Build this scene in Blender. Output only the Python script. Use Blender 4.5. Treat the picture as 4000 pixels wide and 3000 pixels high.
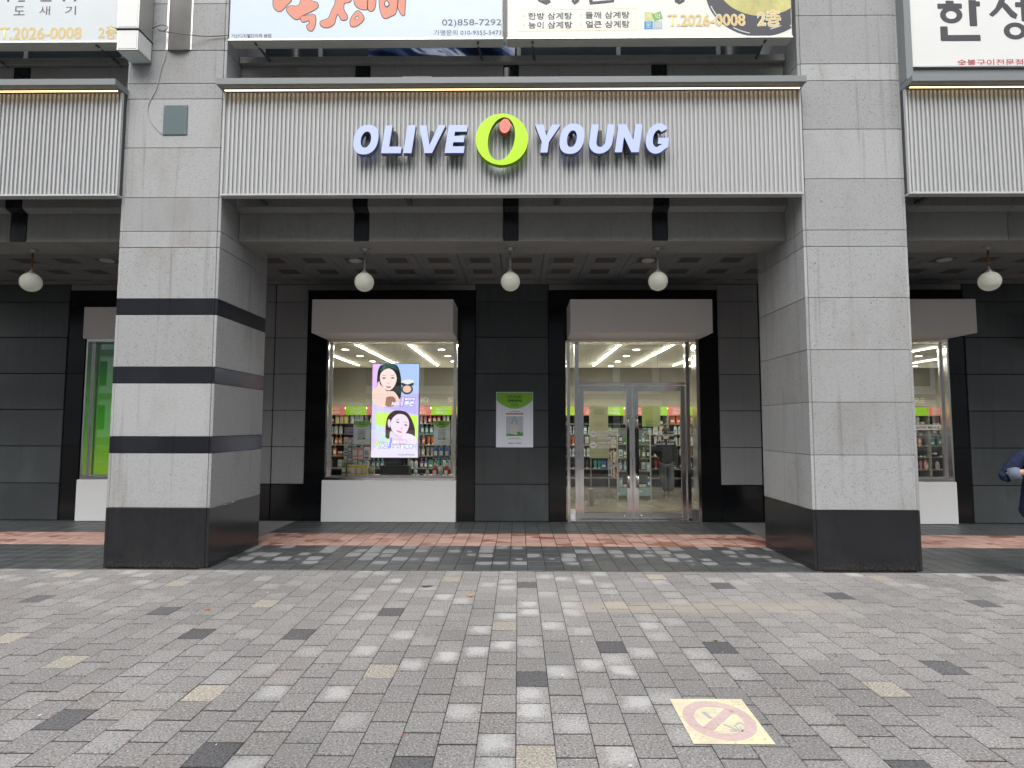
import bpy, bmesh, math, random
from mathutils import Vector, Matrix
R = math.radians
random.seed(7)
for o in list(bpy.data.objects): bpy.data.objects.remove(o)
sc = bpy.context.scene
COL = sc.collection

# ------------------------------------------------------------------ camera, sky, sun, exposure
cam = bpy.data.cameras.new('camera'); cam_o = bpy.data.objects.new('camera', cam); COL.objects.link(cam_o)
cam.sensor_width = 36; cam.lens = 2260 / 4000 * 36; cam.clip_start = .05; cam.clip_end = 2000
_F = Vector((-0.01104351, 0.99741049, 0.07106582)); _X = Vector((0.99993854, 0.01094623, 0.00175808)); _U = Vector((-0.000975627, -0.0710808651, 0.997470079))
cam_o.matrix_world = Matrix(((_X.x, _U.x, -_F.x, 0), (_X.y, _U.y, -_F.y, -6.549), (_X.z, _U.z, -_F.z, 1.6), (0, 0, 0, 1)))
sc.camera = cam_o
SUN_EL, SUN_AZ = R(52), R(188)            # high veiled sun behind the photographer
world = bpy.data.worlds.new('World'); sc.world = world; world.use_nodes = True
wn = world.node_tree; wn.nodes.clear()
sky = wn.nodes.new('ShaderNodeTexSky'); sky.sky_type = 'NISHITA'; sky.sun_disc = False
sky.sun_elevation = SUN_EL; sky.sun_rotation = SUN_AZ; sky.air_density = 1.0; sky.dust_density = 4.0; sky.ozone_density = 1.0
hs = wn.nodes.new('ShaderNodeHueSaturation'); hs.inputs['Saturation'].default_value = .3     # overcast: grey cloud light
bg = wn.nodes.new('ShaderNodeBackground'); bg.inputs['Strength'].default_value = .15
wo = wn.nodes.new('ShaderNodeOutputWorld')
wn.links.new(sky.outputs[0], hs.inputs['Color']); wn.links.new(hs.outputs[0], bg.inputs['Color']); wn.links.new(bg.outputs[0], wo.inputs['Surface'])
sun = bpy.data.lights.new('sun', 'SUN'); sun.energy = 1.0; sun.angle = R(80); sun.color = (1, .985, .97)
sun_o = bpy.data.objects.new('sun', sun); COL.objects.link(sun_o)
_sd = Vector((math.sin(SUN_AZ) * math.cos(SUN_EL), math.cos(SUN_AZ) * math.cos(SUN_EL), math.sin(SUN_EL)))
sun_o.rotation_euler = (-_sd).to_track_quat('-Z', 'Y').to_euler()
vs = sc.view_settings; vs.view_transform = 'Standard'; vs.look = 'None'; vs.gamma = 1; vs.use_curve_mapping = False; vs.exposure = .97
sc.cycles.use_denoising = True
sc.cycles.max_bounces = 8; sc.cycles.transparent_max_bounces = 12; sc.cycles.sample_clamp_indirect = 6

# ------------------------------------------------------------------ node helpers
class G:
    def __init__(s, name):
        s.m = bpy.data.materials.new(name); s.m.use_nodes = True; s.t = s.m.node_tree; s.b = s.t.nodes['Principled BSDF']; s.out = s.t.nodes['Material Output']
    def n(s, typ, **kw):
        x = s.t.nodes.new('ShaderNode' + typ)
        for k, v in kw.items(): setattr(x, k, v)
        return x
    def put(s, sock, v):
        if isinstance(v, bpy.types.NodeSocket): s.t.links.new(v, sock)
        elif v is not None:
            if isinstance(v, (tuple, list)) and len(v) == 3 and sock.type == 'RGBA': v = (*v, 1)
            sock.default_value = v
    def f(s, op, a, b=None, c=None, clamp=False):
        x = s.n('Math', operation=op, use_clamp=clamp)
        for i, v in enumerate((a, b, c)): 
            if v is not None: s.put(x.inputs[i], v)
        return x.outputs[0]
    def v(s, op, a, b=None):
        x = s.n('VectorMath', operation=op); s.put(x.inputs[0], a)
        if op == 'SCALE': s.put(x.inputs['Scale'], b)
        elif b is not None: s.put(x.inputs[1], b)
        return x.outputs['Value' if op in ('LENGTH', 'DISTANCE', 'DOT_PRODUCT') else 'Vector']
    def mix(s, fac, a, b, mode='MIX'):
        x = s.n('Mix', data_type='RGBA', blend_type=mode); s.put(x.inputs[0], fac); s.put(x.inputs[6], a); s.put(x.inputs[7], b); return x.outputs[2]
    def noise(s, vec, scale, detail=3, rough=.55):
        x = s.n('TexNoise'); s.put(x.inputs['Vector'], vec); x.inputs['Scale'].default_value = scale; x.inputs['Detail'].default_value = detail; x.inputs['Roughness'].default_value = rough; return x.outputs[0]
    def ss(s, v, lo, hi, a=0., b=1.):
        x = s.n('MapRange', interpolation_type='SMOOTHSTEP'); s.put(x.inputs[0], v); s.put(x.inputs[1], lo); s.put(x.inputs[2], hi); s.put(x.inputs[3], a); s.put(x.inputs[4], b); return x.outputs[0]
    def pos(s): return s.n('NewGeometry').outputs['Position']
    def obj(s): return s.n('TexCoord').outputs['Object']
    def rnd(s): return s.n('ObjectInfo').outputs['Random']
    def sep(s, v): x = s.n('SeparateXYZ'); s.put(x.inputs[0], v); return x.outputs
    def comb(s, x, y, z): q = s.n('CombineXYZ'); s.put(q.inputs[0], x); s.put(q.inputs[1], y); s.put(q.inputs[2], z); return q.outputs[0]
    def bump(s, h, strength, dist=.004):
        x = s.n('Bump'); x.inputs['Strength'].default_value = strength; x.inputs['Distance'].default_value = dist; s.put(x.inputs['Height'], h); s.put(s.b.inputs['Normal'], x.outputs[0])
    def set(s, **kw):
        names = dict(col='Base Color', rough='Roughness', metal='Metallic', spec='Specular IOR Level', emit='Emission Color', es='Emission Strength', alpha='Alpha', coat='Coat Weight')
        for k, v in kw.items(): s.put(s.b.inputs[names[k]], v)
        return s
MATS = {}
def plain(name, col, rough=.6, metal=0., spec=.4, emit=0., var=.06, grain=40, ecol=None):
    """painted / plastic / metal surface with a little procedural unevenness"""
    if name in MATS: return MATS[name]
    g = G(name); p = g.pos()
    n = g.noise(p, grain, 3); n2 = g.noise(p, 2.3, 3)
    k = g.f('ADD', g.f('MULTIPLY', g.f('SUBTRACT', n, .5), var * 2), g.f('MULTIPLY', g.f('SUBTRACT', n2, .5), var * 2))
    c = g.mix(1., (*col, 1), g.comb(*[g.f('ADD', k, 1.)] * 3), 'MULTIPLY')
    g.set(col=c, rough=g.f('ADD', g.f('MULTIPLY', n2, .16), rough - .08, clamp=True), metal=metal, spec=spec)
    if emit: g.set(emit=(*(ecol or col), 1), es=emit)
    MATS[name] = g.m; return g.m
def granite(name, col, speck, rough, stain=.35, streak=.3, specs=.5, warm=(.80, .76, .70), scale=70, bmp=.25, chips=0., pv_=(.90, 1.06), dust=0.):
    g = G(name); p = g.pos(); r = g.rnd()
    pv = g.v('ADD', p, g.v('SCALE', (13.1, 7.7, 5.3), r))
    s1 = g.noise(pv, scale, 4, .7); s2 = g.noise(pv, scale * 2.3, 2, .6)
    c = g.mix(g.ss(s1, .43, .36), (*col, 1), (*[v * (1 - speck) for v in col], 1))
    c = g.mix(g.ss(s2, .58, .68, 0, .5), c, tuple(min(1, v * 1.45) for v in col))
    st = g.noise(g.v('MULTIPLY', pv, (1, 1, .45)), 1.7, 5, .62)
    c = g.mix(g.f('MULTIPLY', g.ss(st, .48, .72), stain), c, g.mix(1., c, (*warm, 1), 'MULTIPLY'))
    sk = g.noise(g.v('MULTIPLY', p, (9, 9, .35)), 1.4, 4, .6)
    c = g.mix(g.f('MULTIPLY', g.ss(sk, .55, .75), streak), c, g.mix(1., c, (.55, .53, .50, 1), 'MULTIPLY'))
    vo = g.n('TexVoronoi'); g.put(vo.inputs['Vector'], g.v('ADD', pv, g.v('SCALE', g.comb(s1, s2, s1), .02))); vo.inputs['Scale'].default_value = 2.6; c = g.mix(g.ss(vo.outputs['Distance'], .032, .02, 0, chips), c, (.07, .065, .06, 1))
    c = g.mix(1., c, g.comb(*[g.ss(r, 0, 1, *pv_)] * 3), 'MULTIPLY')
    if dust: c = g.mix(g.f('MULTIPLY', g.f('MULTIPLY', g.ss(g.sep(p)[2], .14, .0), g.ss(g.noise(p, 38, 5, .75), .46, .62)), dust), c, (.16, .14, .115, 1))   # splashed street dust
    g.set(col=c, rough=g.f('ADD', g.f('MULTIPLY', st, .2), rough - .1, clamp=True), spec=specs)
    if bmp: g.bump(s1, bmp, .003)
    return g.m
M_gran = granite('flamed_granite', (.35, .357, .360), .42, .72, .6, .6, scale=56, chips=.8, pv_=(.85, 1.1))
M_grand = granite('honed_grey_granite', (.26, .264, .265), .35, .6, .3, .25)
M_granb = granite('beam_granite', (.27, .27, .255), .4, .75, .6, .3, warm=(.72, .70, .64))
M_blk = granite('black_granite', (.014, .015, .0175), .3, .16, .6, .5, scale=110, bmp=.03, warm=(1.9, 1.75, 1.6), dust=.22)
M_band = granite('black_granite_band', (.017, .019, .024), .3, .2, .5, .5, specs=.28, scale=110, bmp=.03, warm=(1.9, 1.9, 1.9))
M_pol = granite('polished_black_granite', (.006, .0065, .0075), .2, .16, .2, .1, scale=110, bmp=0, warm=(1.3, 1.3, 1.3))
M_green = granite('dark_green_granite', (.058, .066, .069), .35, .36, .8, .6, scale=90, bmp=.1, warm=(1.35, 1.4, 1.4), pv_=(.82, 1.15))
M_mortar = plain('joint_mortar', (.10, .095, .085), .9, var=.2)
M_djoint = plain('dark_joint', (.012, .012, .012), .9)
M_white = plain('white_painted_panel', (.74, .75, .75), .55, var=.02, grain=12)
M_taupe = plain('warm_white_panel', (.80, .77, .74), .6, var=.03, grain=300)
M_gray = plain('grey_painted_metal', (.20, .215, .22), .45, var=.04)
M_dgray = plain('dark_grey_metal', (.07, .075, .08), .5, var=.06)
M_fin = plain('pale_grey_fin', (.47, .482, .483), .42, var=.03, grain=8)
M_fback = plain('fin_backing', (.40, .405, .415), .6, var=.04)
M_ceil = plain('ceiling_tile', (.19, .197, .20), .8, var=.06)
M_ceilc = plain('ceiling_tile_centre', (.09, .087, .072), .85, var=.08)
M_dark = plain('matt_black', (.012, .012, .013), .6)
M_rubber = plain('black_grip', (.02, .02, .02), .45)
def opal():
    g = G('opal_glass_globe'); tr = g.n('BsdfTranslucent'); g.put(tr.inputs[0], (.98, .98, .90)); mx = g.n('MixShader'); mx.inputs[0].default_value = .6
    g.set(col=(.93, .93, .85, 1), rough=.12, spec=.5); g.t.links.new(g.b.outputs[0], mx.inputs[1]); g.t.links.new(tr.outputs[0], mx.inputs[2]); g.t.links.new(mx.outputs[0], g.out.inputs[0]); return g.m
M_globe = opal()
M_lampm = plain('galvanised_lamp_metal', (.36, .36, .35), .4, .7)
M_rust = plain('rusty_lamp_rod', (.20, .085, .04), .75, .2, var=.25)
M_cable = plain('grey_cable', (.12, .12, .115), .6)
M_cablew = plain('pale_cable', (.45, .43, .40), .6)
def steel(name, col, rough, stretch):
    g = G(name); p = g.pos(); n = g.noise(g.v('MULTIPLY', p, stretch), 30, 4, .6); n2 = g.noise(p, 1.6, 2)
    g.set(col=g.mix(n2, (*col, 1), (*[c * .86 for c in col], 1)), metal=1., rough=g.f('ADD', rough - .05, g.f('MULTIPLY', n, .14)))
    g.bump(g.noise(p, 3.5, 1), .12, .02); return g.m
M_steel = steel('stainless_steel', (.95, .925, .91), .13, (1, 1, 9))
M_alu = steel('sign_aluminium', (.62, .62, .60), .38, (9, 1, 1))
def glass(name, tint, extra=.0):
    g = G(name); tr = g.n('BsdfTransparent'); g.put(tr.inputs[0], tint); gl = g.n('BsdfGlossy'); gl.inputs['Roughness'].default_value = .0; g.put(gl.inputs[0], (1, 1, 1))
    fr = g.n('Fresnel'); fr.inputs[0].default_value = 1.52; mx = g.n('MixShader')
    g.put(mx.inputs[0], g.f('ADD', g.f('MULTIPLY', fr.outputs[0], 1.25), extra, clamp=True)); g.t.links.new(tr.outputs[0], mx.inputs[1]); g.t.links.new(gl.outputs[0], mx.inputs[2]); g.t.links.new(mx.outputs[0], g.out.inputs[0]); return g.m
M_glass = glass('shop_glass', (.95, .965, .95), .005)
def lamp(name, col, st):
    g = G(name); g.set(col=(*col, 1), emit=(*col, 1), es=st, rough=.4); return g.m
M_strip = lamp('lit_strip_diffuser', (1, .94, .80), 20)
M_down = lamp('lit_downlight_lens', (1, .95, .82), 20)
M_led = lamp('warm_led_strip', (1, .70, .36), 2.4)
M_cove = lamp('cove_led', (1, .92, .72), 8)
def litface(name, col, em):
    g = G(name); g.set(col=(*col, 1), emit=(*em, 1), es=1., rough=.35); return g.m
M_letter = litface('lit_white_letter_face', (.29, .325, .46), (.12, .145, .32))
M_letside = plain('letter_return', (.13, .14, .21), .5)
M_lime = litface('lit_lime_face', (.30, .52, .006), (.10, .20, .0))
M_limes = plain('lime_return', (.22, .38, .012), .5)
M_coral = litface('lit_coral_face', (.52, .13, .10), (.20, .045, .03))
M_corals = plain('coral_return', (.42, .08, .06), .5)

# ------------------------------------------------------------------ geometry helpers
class MB:
    def __init__(s): s.v = []; s.f = []; s.mi = []
    def add(s, vs, fs, mi=0):
        k = len(s.v); s.v += [tuple(v) for v in vs]; s.f += [tuple(i + k for i in f) for f in fs]; s.mi += [mi] * len(fs); return s
    def box(s, x0, x1, y0, y1, z0, z1, c=0., mi=0):
        if c <= 0:
            v = [(x, y, z) for x in (x0, x1) for y in (y0, y1) for z in (z0, z1)]
            return s.add(v, [(0, 1, 3, 2), (4, 6, 7, 5), (0, 4, 5, 1), (2, 3, 7, 6), (0, 2, 6, 4), (1, 5, 7, 3)], mi)
        X, Y, Z = (x0, x1), (y0, y1), (z0, z1); v = []; idx = {}
        sg = (1, -1)
        for i in (0, 1):
            for j in (0, 1):
                for k in (0, 1):
                    for a in range(3):
                        p = [X[i] + (c * sg[i] if a != 0 else 0), Y[j] + (c * sg[j] if a != 1 else 0), Z[k] + (c * sg[k] if a != 2 else 0)]
                        idx[(i, j, k, a)] = len(v); v.append(tuple(p))
        f = []
        def q(*t): f.append(tuple(idx[u] for u in t))
        for i in (0, 1):
            q((i, 0, 0, 0), (i, 0, 1, 0), (i, 1, 1, 0), (i, 1, 0, 0)); q((0, i, 0, 1), (1, i, 0, 1), (1, i, 1, 1), (0, i, 1, 1)); q((0, 0, i, 2), (0, 1, i, 2), (1, 1, i, 2), (1, 0, i, 2))
            for j in (0, 1):
                q((i, j, 0, 0), (i, j, 1, 0), (i, j, 1, 1), (i, j, 0, 1)); q((i, 0, j, 0), (i, 1, j, 0), (i, 1, j, 2), (i, 0, j, 2)); q((0, i, j, 1), (1, i, j, 1), (1, i, j, 2), (0, i, j, 2))
                for k in (0, 1): q((i, j, k, 0), (i, j, k, 1), (i, j, k, 2))
        return s.add(v, f, mi)
    def tube(s, pts, rad, n=8, mi=0, cap=True):
        P = [Vector(p) for p in pts]; rs = rad if isinstance(rad, (list, tuple)) else [rad] * len(P); vs = []; up = None
        for i, p in enumerate(P):
            d = (P[min(i + 1, len(P) - 1)] - P[max(i - 1, 0)]).normalized()
            if up is None: up = d.orthogonal().normalized()
            up = (up - d * up.dot(d)); up = up.normalized() if up.length > 1e-6 else d.orthogonal().normalized()
            w = d.cross(up)
            vs += [p + (up * math.cos(2 * math.pi * k / n) + w * math.sin(2 * math.pi * k / n)) * rs[i] for k in range(n)]
        fs = [(i * n + k, i * n + (k + 1) % n, (i + 1) * n + (k + 1) % n, (i + 1) * n + k) for i in range(len(P) - 1) for k in range(n)]
        if cap: fs += [tuple(range(n - 1, -1, -1)), tuple((len(P) - 1) * n + k for k in range(n))]
        return s.add(vs, fs, mi)
    def lathe(s, prof, n=16, c=(0, 0, 0), mi=0):
        vs = [(c[0] + r * math.cos(2 * math.pi * k / n), c[1] + r * math.sin(2 * math.pi * k / n), c[2] + z) for r, z in prof for k in range(n)]
        fs = [(i * n + k, i * n + (k + 1) % n, (i + 1) * n + (k + 1) % n, (i + 1) * n + k) for i in range(len(prof) - 1) for k in range(n)]
        fs += [tuple(range(n - 1, -1, -1)), tuple((len(prof) - 1) * n + k for k in range(n))]
        return s.add(vs, fs, mi)
    def prism(s, poly, y0, y1, mi=0, side=None):
        """polygon in (x, z) extruded from front y0 to back y1"""
        n = len(poly); s.add([(x, y0, z) for x, z in poly] + [(x, y1, z) for x, z in poly], [], 0); k = len(s.v) - 2 * n
        s.f.append(tuple(k + i for i in range(n))); s.mi.append(mi); s.f.append(tuple(k + n + i for i in range(n - 1, -1, -1))); s.mi.append(mi if side is None else side)
        for i in range(n): s.f.append((k + i, k + n + i, k + n + (i + 1) % n, k + (i + 1) % n)); s.mi.append(mi if side is None else side)
        return s
    def ring(s, outer, inner, y0, y1, mi=0, side=0):
        n = len(outer); k = len(s.v)
        s.v += [(x, y0, z) for x, z in outer] + [(x, y0, z) for x, z in inner] + [(x, y1, z) for x, z in outer] + [(x, y1, z) for x, z in inner]
        for i in range(n):
            j = (i + 1) % n
            s.f.append((k + i, k + j, k + n + j, k + n + i)); s.mi.append(mi)
            s.f.append((k + i, k + 2 * n + i, k + 2 * n + j, k + j)); s.mi.append(side)
            s.f.append((k + n + i, k + n + j, k + 3 * n + j, k + 3 * n + i)); s.mi.append(side)
        return s
    def mesh(s, name, mats, smooth=False):
        me = bpy.data.meshes.new(name); me.from_pydata(s.v, [], s.f); me.validate(); bm = bmesh.new(); bm.from_mesh(me); bmesh.ops.recalc_face_normals(bm, faces=bm.faces[:])
        big = [f for f in bm.faces if len(f.verts) > 4]
        bm.to_mesh(me); bm.free()
        for m in (mats if isinstance(mats, (list, tuple)) else [mats]): me.materials.append(m)
        if len(s.mi) == len(me.polygons): me.polygons.foreach_set('material_index', s.mi)
        if smooth: me.polygons.foreach_set('use_smooth', [True] * len(me.polygons))
        return me
    def build(s, name, mats, parent=None, loc=None, smooth=False):
        return link(name, s.mesh(name, mats, smooth), parent, loc)
def link(name, me, parent=None, loc=None, rot=None):
    o = bpy.data.objects.new(name, me); COL.objects.link(o)
    if parent: o.parent = parent
    if loc: o.location = loc
    if rot: o.rotation_euler = rot
    return o
def empty(name, loc=(0, 0, 0)):
    o = bpy.data.objects.new(name, None); o.empty_display_size = .1; COL.objects.link(o); o.location = loc; return o
def tag(o, label=None, cat=None, group=None, kind=None):
    if label: o['label'] = label
    if cat: o['category'] = cat
    if group: o['group'] = group
    if kind: o['kind'] = kind
    return o
def B(name, mat, parent, x0, x1, y0, y1, z0, z1, c=0.):
    """one box part; coordinates are world coordinates, parents stand at the world origin unless said otherwise"""
    px = wl(parent)
    cx, cy, cz = (x0 + x1) / 2, (y0 + y1) / 2, z0
    key = (mat.name, round(x1 - x0, 4), round(y1 - y0, 4), round(z1 - z0, 4), c)
    me = BOXES.get(key)
    if me is None: me = BOXES[key] = MB().box(x0 - cx, x1 - cx, y0 - cy, y1 - cy, 0, z1 - z0, c).mesh(name, mat)
    return link(name, me, parent, Vector((cx, cy, cz)) - px)
BOXES = {}
def wl(o):
    v = Vector()
    while o: v += Vector(o.location); o = o.parent
    return v
def smooth_poly(pts, k=6):
    n = len(pts); out = []
    for i in range(n):
        p0, p1, p2, p3 = pts[i - 1], pts[i], pts[(i + 1) % n], pts[(i + 2) % n]
        for j in range(k):
            t = j / k
            out.append(tuple(.5 * (2 * p1[a] + (p2[a] - p0[a]) * t + (2 * p0[a] - 5 * p1[a] + 4 * p2[a] - p3[a]) * t * t + (3 * p1[a] - p0[a] - 3 * p2[a] + p3[a]) * t ** 3) for a in (0, 1)))
    return out
def offset_poly(pts, d):
    n = len(pts); area = sum(pts[i][0] * pts[(i + 1) % n][1] - pts[(i + 1) % n][0] * pts[i][1] for i in range(n)); sgn = 1 if area > 0 else -1; out = []
    for i in range(n):
        tx, tz = pts[(i + 1) % n][0] - pts[i - 1][0], pts[(i + 1) % n][1] - pts[i - 1][1]; l = math.hypot(tx, tz) or 1
        out.append((pts[i][0] + sgn * tz / l * d, pts[i][1] - sgn * tx / l * d))
    return out
def ell(cx, cz, rx, rz, n=40, tilt=0., pw=2.):
    out = []
    for i in range(n):
        a = 2 * math.pi * i / n; c, s_ = math.cos(a), math.sin(a)
        x = rx * math.copysign(abs(c) ** (2 / pw), c); z = rz * math.copysign(abs(s_) ** (2 / pw), s_)
        out.append((cx + x * math.cos(tilt) - z * math.sin(tilt), cz + x * math.sin(tilt) + z * math.cos(tilt)))
    return out
def flat(name, poly, y, mat, parent, t=.0015):
    """a thin printed or cut shape lying on an upright face, seen from -Y"""
    px = wl(parent)
    return MB().prism([(x - px.x, z - px.z) for x, z in poly], y - t - px.y, y - px.y).build(name, mat, parent)
def rect(x0, x1, z0, z1): return [(x0, z0), (x1, z0), (x1, z1), (x0, z1)]
TMP = bpy.data.scenes.new('scratch')
def evaluated_mesh(o):
    TMP.collection.objects.link(o); vl = TMP.view_layers[0]; vl.update()
    return bpy.data.meshes.new_from_object(o.evaluated_get(vl.depsgraph))
def text_mesh(s, x0, x1, z0, z1, mat, bold=0., shear=0., name='lettering', flatground=False):
    c = bpy.data.curves.new('t', 'FONT'); c.body = s; c.size = 1; c.offset = bold; c.shear = shear; c.resolution_u = 3
    o = bpy.data.objects.new('t', c); me = evaluated_mesh(o)
    bpy.data.objects.remove(o); bpy.data.curves.remove(c); me.name = name
    xs = [v.co.x for v in me.vertices]; ys = [v.co.y for v in me.vertices]
    ax, bx, ay, by = min(xs), max(xs), min(ys), max(ys); cx, cz = (x0 + x1) / 2, (z0 + z1) / 2
    for v in me.vertices:
        px = (v.co.x - ax) / (bx - ax) * (x1 - x0) + x0 - cx; pz = (v.co.y - ay) / (by - ay) * (z1 - z0) + z0 - cz
        v.co = (px, 0, pz)
    me.materials.clear(); me.materials.append(mat); return me, (cx, cz)
def text(s, x0, x1, z0, z1, y, mat, parent, bold=0., shear=0., name='lettering'):
    me, (cx, cz) = text_mesh(s, x0, x1, z0, z1, mat, bold, shear, name)
    return link(name, me, parent, Vector((cx, y, cz)) - wl(parent))
def copy_tree(o, parent=None):
    c = o.copy(); COL.objects.link(c); c.parent = parent
    for ch in list(o.children): copy_tree(ch, c)
    return c
def dashes(t, x0, x1, z, hh, y, m):
    r = random.Random(int(x0 * 1e4) + int(z * 1e4)); k = MB(); px = wl(t); x = x0
    while x < x1:      # a line of print too small to read
        w = hh * r.uniform(.5, .95); k.box(x - px.x, min(x + w, x1) - px.x, y - .0022 - px.y, y - .0014 - px.y, z - px.z + hh * r.uniform(0, .25), z - px.z + hh * r.uniform(.75, 1)); x += w + hh * (.18 if r.random() < .8 else .6)
    return tag(k.build('fine_print', m, t), kind='stuff')
# ------------------------------------------------------------------ ground, pavement, arcade floor
PW, PL, PX0, PY0 = .1962, .2165, -.011, -.056
def cells(g, w, l, x0, y0, half):
    """per-paver random numbers and local coordinates from the real laying grid"""
    x, y, _ = g.sep(g.pos()); cx = g.f('DIVIDE', g.f('SUBTRACT', x, x0), w); col = g.f('FLOOR', cx); u = g.f('SUBTRACT', cx, col)
    odd = g.f('FLOORED_MODULO', col, 2.); cy = g.f('ADD', g.f('DIVIDE', g.f('SUBTRACT', y, y0), l), g.f('MULTIPLY', odd, half)); row = g.f('FLOOR', cy); v = g.f('SUBTRACT', cy, row)
    wn_ = g.n('TexWhiteNoise', noise_dimensions='2D'); g.put(wn_.inputs['Vector'], g.comb(g.f('ADD', col, 317.5), g.f('ADD', row, 91.25), 0.))
    r3 = g.sep(wn_.outputs['Color']); return x, y, u, v, wn_.outputs['Value'], r3
def paver_mat(name, col, dry=0., sand=False, tone=.12, grain=80, rough=.85, drycol=(.52, .52, .51)):
    g = G(name); x, y, u, v, r, r3 = cells(g, PW, PL, PX0, PY0, .5); p = g.pos()
    s1 = g.noise(p, grain, 3, .75); s2 = g.noise(p, grain * 2.6, 2, .7)
    c = g.mix(g.ss(s1, .46, .34), (*col, 1), (*[k * .28 for k in col], 1)); c = g.mix(g.ss(s1, .54, .66), c, tuple(min(1, k * 1.85) for k in col))
    c = g.mix(1., c, g.comb(*[g.ss(r, 0, 1, 1 - tone, 1 + tone)] * 3), 'MULTIPLY')
    big = g.noise(p, .55, 3); c = g.mix(1., c, g.comb(*[g.ss(big, .25, .75, .82, 1.12)] * 3), 'MULTIPLY')
    c = g.mix(g.f('MULTIPLY', g.ss(g.noise(p, 2.1, 4), .5, .75), .35), c, g.mix(1., c, (.92, .80, .72, 1), 'MULTIPLY'))
    if dry:   # pale worn / drying hearts of single blocks, strongest in the middle of the walk
        du = g.f('ABSOLUTE', g.f('SUBTRACT', u, g.ss(r3[1], 0, 1, .40, .60))); dv = g.f('ABSOLUTE', g.f('SUBTRACT', v, g.ss(r3[2], 0, 1, .36, .64)))
        d = g.f('ADD', g.f('POWER', g.f('ADD', g.f('POWER', du, 3.), g.f('POWER', dv, 3.)), 1 / 3), g.f('MULTIPLY', g.f('SUBTRACT', g.noise(p, 11, 4), .5), .55))
        m = g.ss(d, .54, .16); zone = g.ss(g.f('ADD', g.f('ABSOLUTE', g.f('ADD', x, .1)), g.f('MULTIPLY', g.noise(p, .6, 2), 1.6)), 3.1, 1.3, .12, 1.)
        far = g.ss(y, -1.0, -.3); zone = g.f('MAXIMUM', zone, g.f('MULTIPLY', far, .8))
        pick = g.f('MULTIPLY', g.ss(r3[0], .66, .92), g.ss(r3[2], 0, 1, .45, 1.))
        c = g.mix(g.f('MULTIPLY', g.f('MULTIPLY', m, pick), g.f('MULTIPLY', zone, dry)), c, g.mix(g.ss(s1, .30, .5), (*[k * .6 for k in drycol], 1), (*drycol, 1)))
    h = s1
    if sand:  # washed-in sand lying over the joints in front of the right hand pier
        wob = g.f('MULTIPLY', g.f('SUBTRACT', g.noise(p, 2.2, 4), .5), .55)
        cy = g.f('ADD', g.f('MULTIPLY', x, .02), -1.33); dy = g.f('ABSOLUTE', g.f('SUBTRACT', g.f('ADD', y, g.f('MULTIPLY', wob, .5)), cy))
        ms = g.f('MULTIPLY', g.ss(dy, .24, .06), g.f('MULTIPLY', g.ss(g.f('ADD', x, wob), .05, .9), g.ss(g.f('ADD', x, wob), 3.3, 2.4)))
        SAND.append(1); c = g.mix(g.f('MULTIPLY', ms, .62), c, (.35, .315, .265, 1))
    g.set(col=c, rough=rough, spec=.3); g.bump(h, .5, .003); return g.m
SAND = []
M_pav = paver_mat('grey_paver', (.238, .231, .224), .68, True, .09)
M_pavd = paver_mat('charcoal_paver', (.108, .106, .109), 0, False)
M_pavt = paver_mat('tan_paver', (.33, .305, .262), 0, True, .06)
def arcade_mat(name, col, wetcol, islands, red=False):
    g = G(name); x, y, u, v, r, r3 = cells(g, AW, AL, AX0, AY0, 0.); p = g.pos()
    s1 = g.noise(p, 95, 3, .7)
    wet = g.mix(g.ss(s1, .45, .35), (*wetcol, 1), (*[k * .6 for k in wetcol], 1)); dryc = g.mix(g.ss(s1, .47, .35), (*col, 1), (*[k * .7 for k in col], 1))
    if red: m = g.ss(g.f('ADD', g.noise(g.v('MULTIPLY', p, (1.4, 2.6, 1)), 1.2, 4, .6), g.f('MULTIPLY', g.f('SUBTRACT', r, .5), .16)), .585, .55)
    else:
        du = g.f('ABSOLUTE', g.f('SUBTRACT', u, g.ss(r3[1], 0, 1, .36, .64))); dv = g.f('ABSOLUTE', g.f('SUBTRACT', v, g.ss(r3[2], 0, 1, .38, .62)))
        d = g.f('ADD', g.f('POWER', g.f('ADD', g.f('POWER', du, 4.), g.f('POWER', dv, 4.)), .25), g.f('MULTIPLY', g.f('SUBTRACT', g.noise(p, 11, 2), .5), .22))
        zone = g.f('MULTIPLY', g.ss(g.f('ABSOLUTE', g.f('ADD', x, .1)), 7., 2.2, .25, 1.), g.ss(y, .05, .35)); zone = g.f('MULTIPLY', zone, g.ss(y, 1.5, 1.2, .45, 1.))
        size = g.f('MULTIPLY', g.ss(g.f('MULTIPLY', r, g.f('MULTIPLY', zone, islands)), .41, .95), .48)
        m = g.ss(g.f('SUBTRACT', d, size), .05, -.04)
    c = g.mix(m, wet, dryc); c = g.mix(1., c, g.comb(*[g.ss(r3[0], 0, 1, .86, 1.12)] * 3), 'MULTIPLY')
    g.set(col=c, rough=g.ss(m, 0, 1, .45, .8), spec=.4); g.bump(s1, .3, .002); return g.m
AW, AL, AX0, AY0 = .2035, .2195, .106, -.045
M_arc = arcade_mat('wet_dark_paver', (.20, .205, .205), (.068, .073, .075), 1.12)
M_red = arcade_mat('brick_red_paver', (.44, .28, .235), (.25, .105, .075), 1., True)
M_bed = plain('joint_sand', (.024, .022, .021), .95, var=.3, grain=90)
M_asph = plain('asphalt', (.05, .05, .05), .9, var=.2, grain=60)
M_kerb = plain('kerb_stone', (.32, .32, .31), .85, var=.1)

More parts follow.
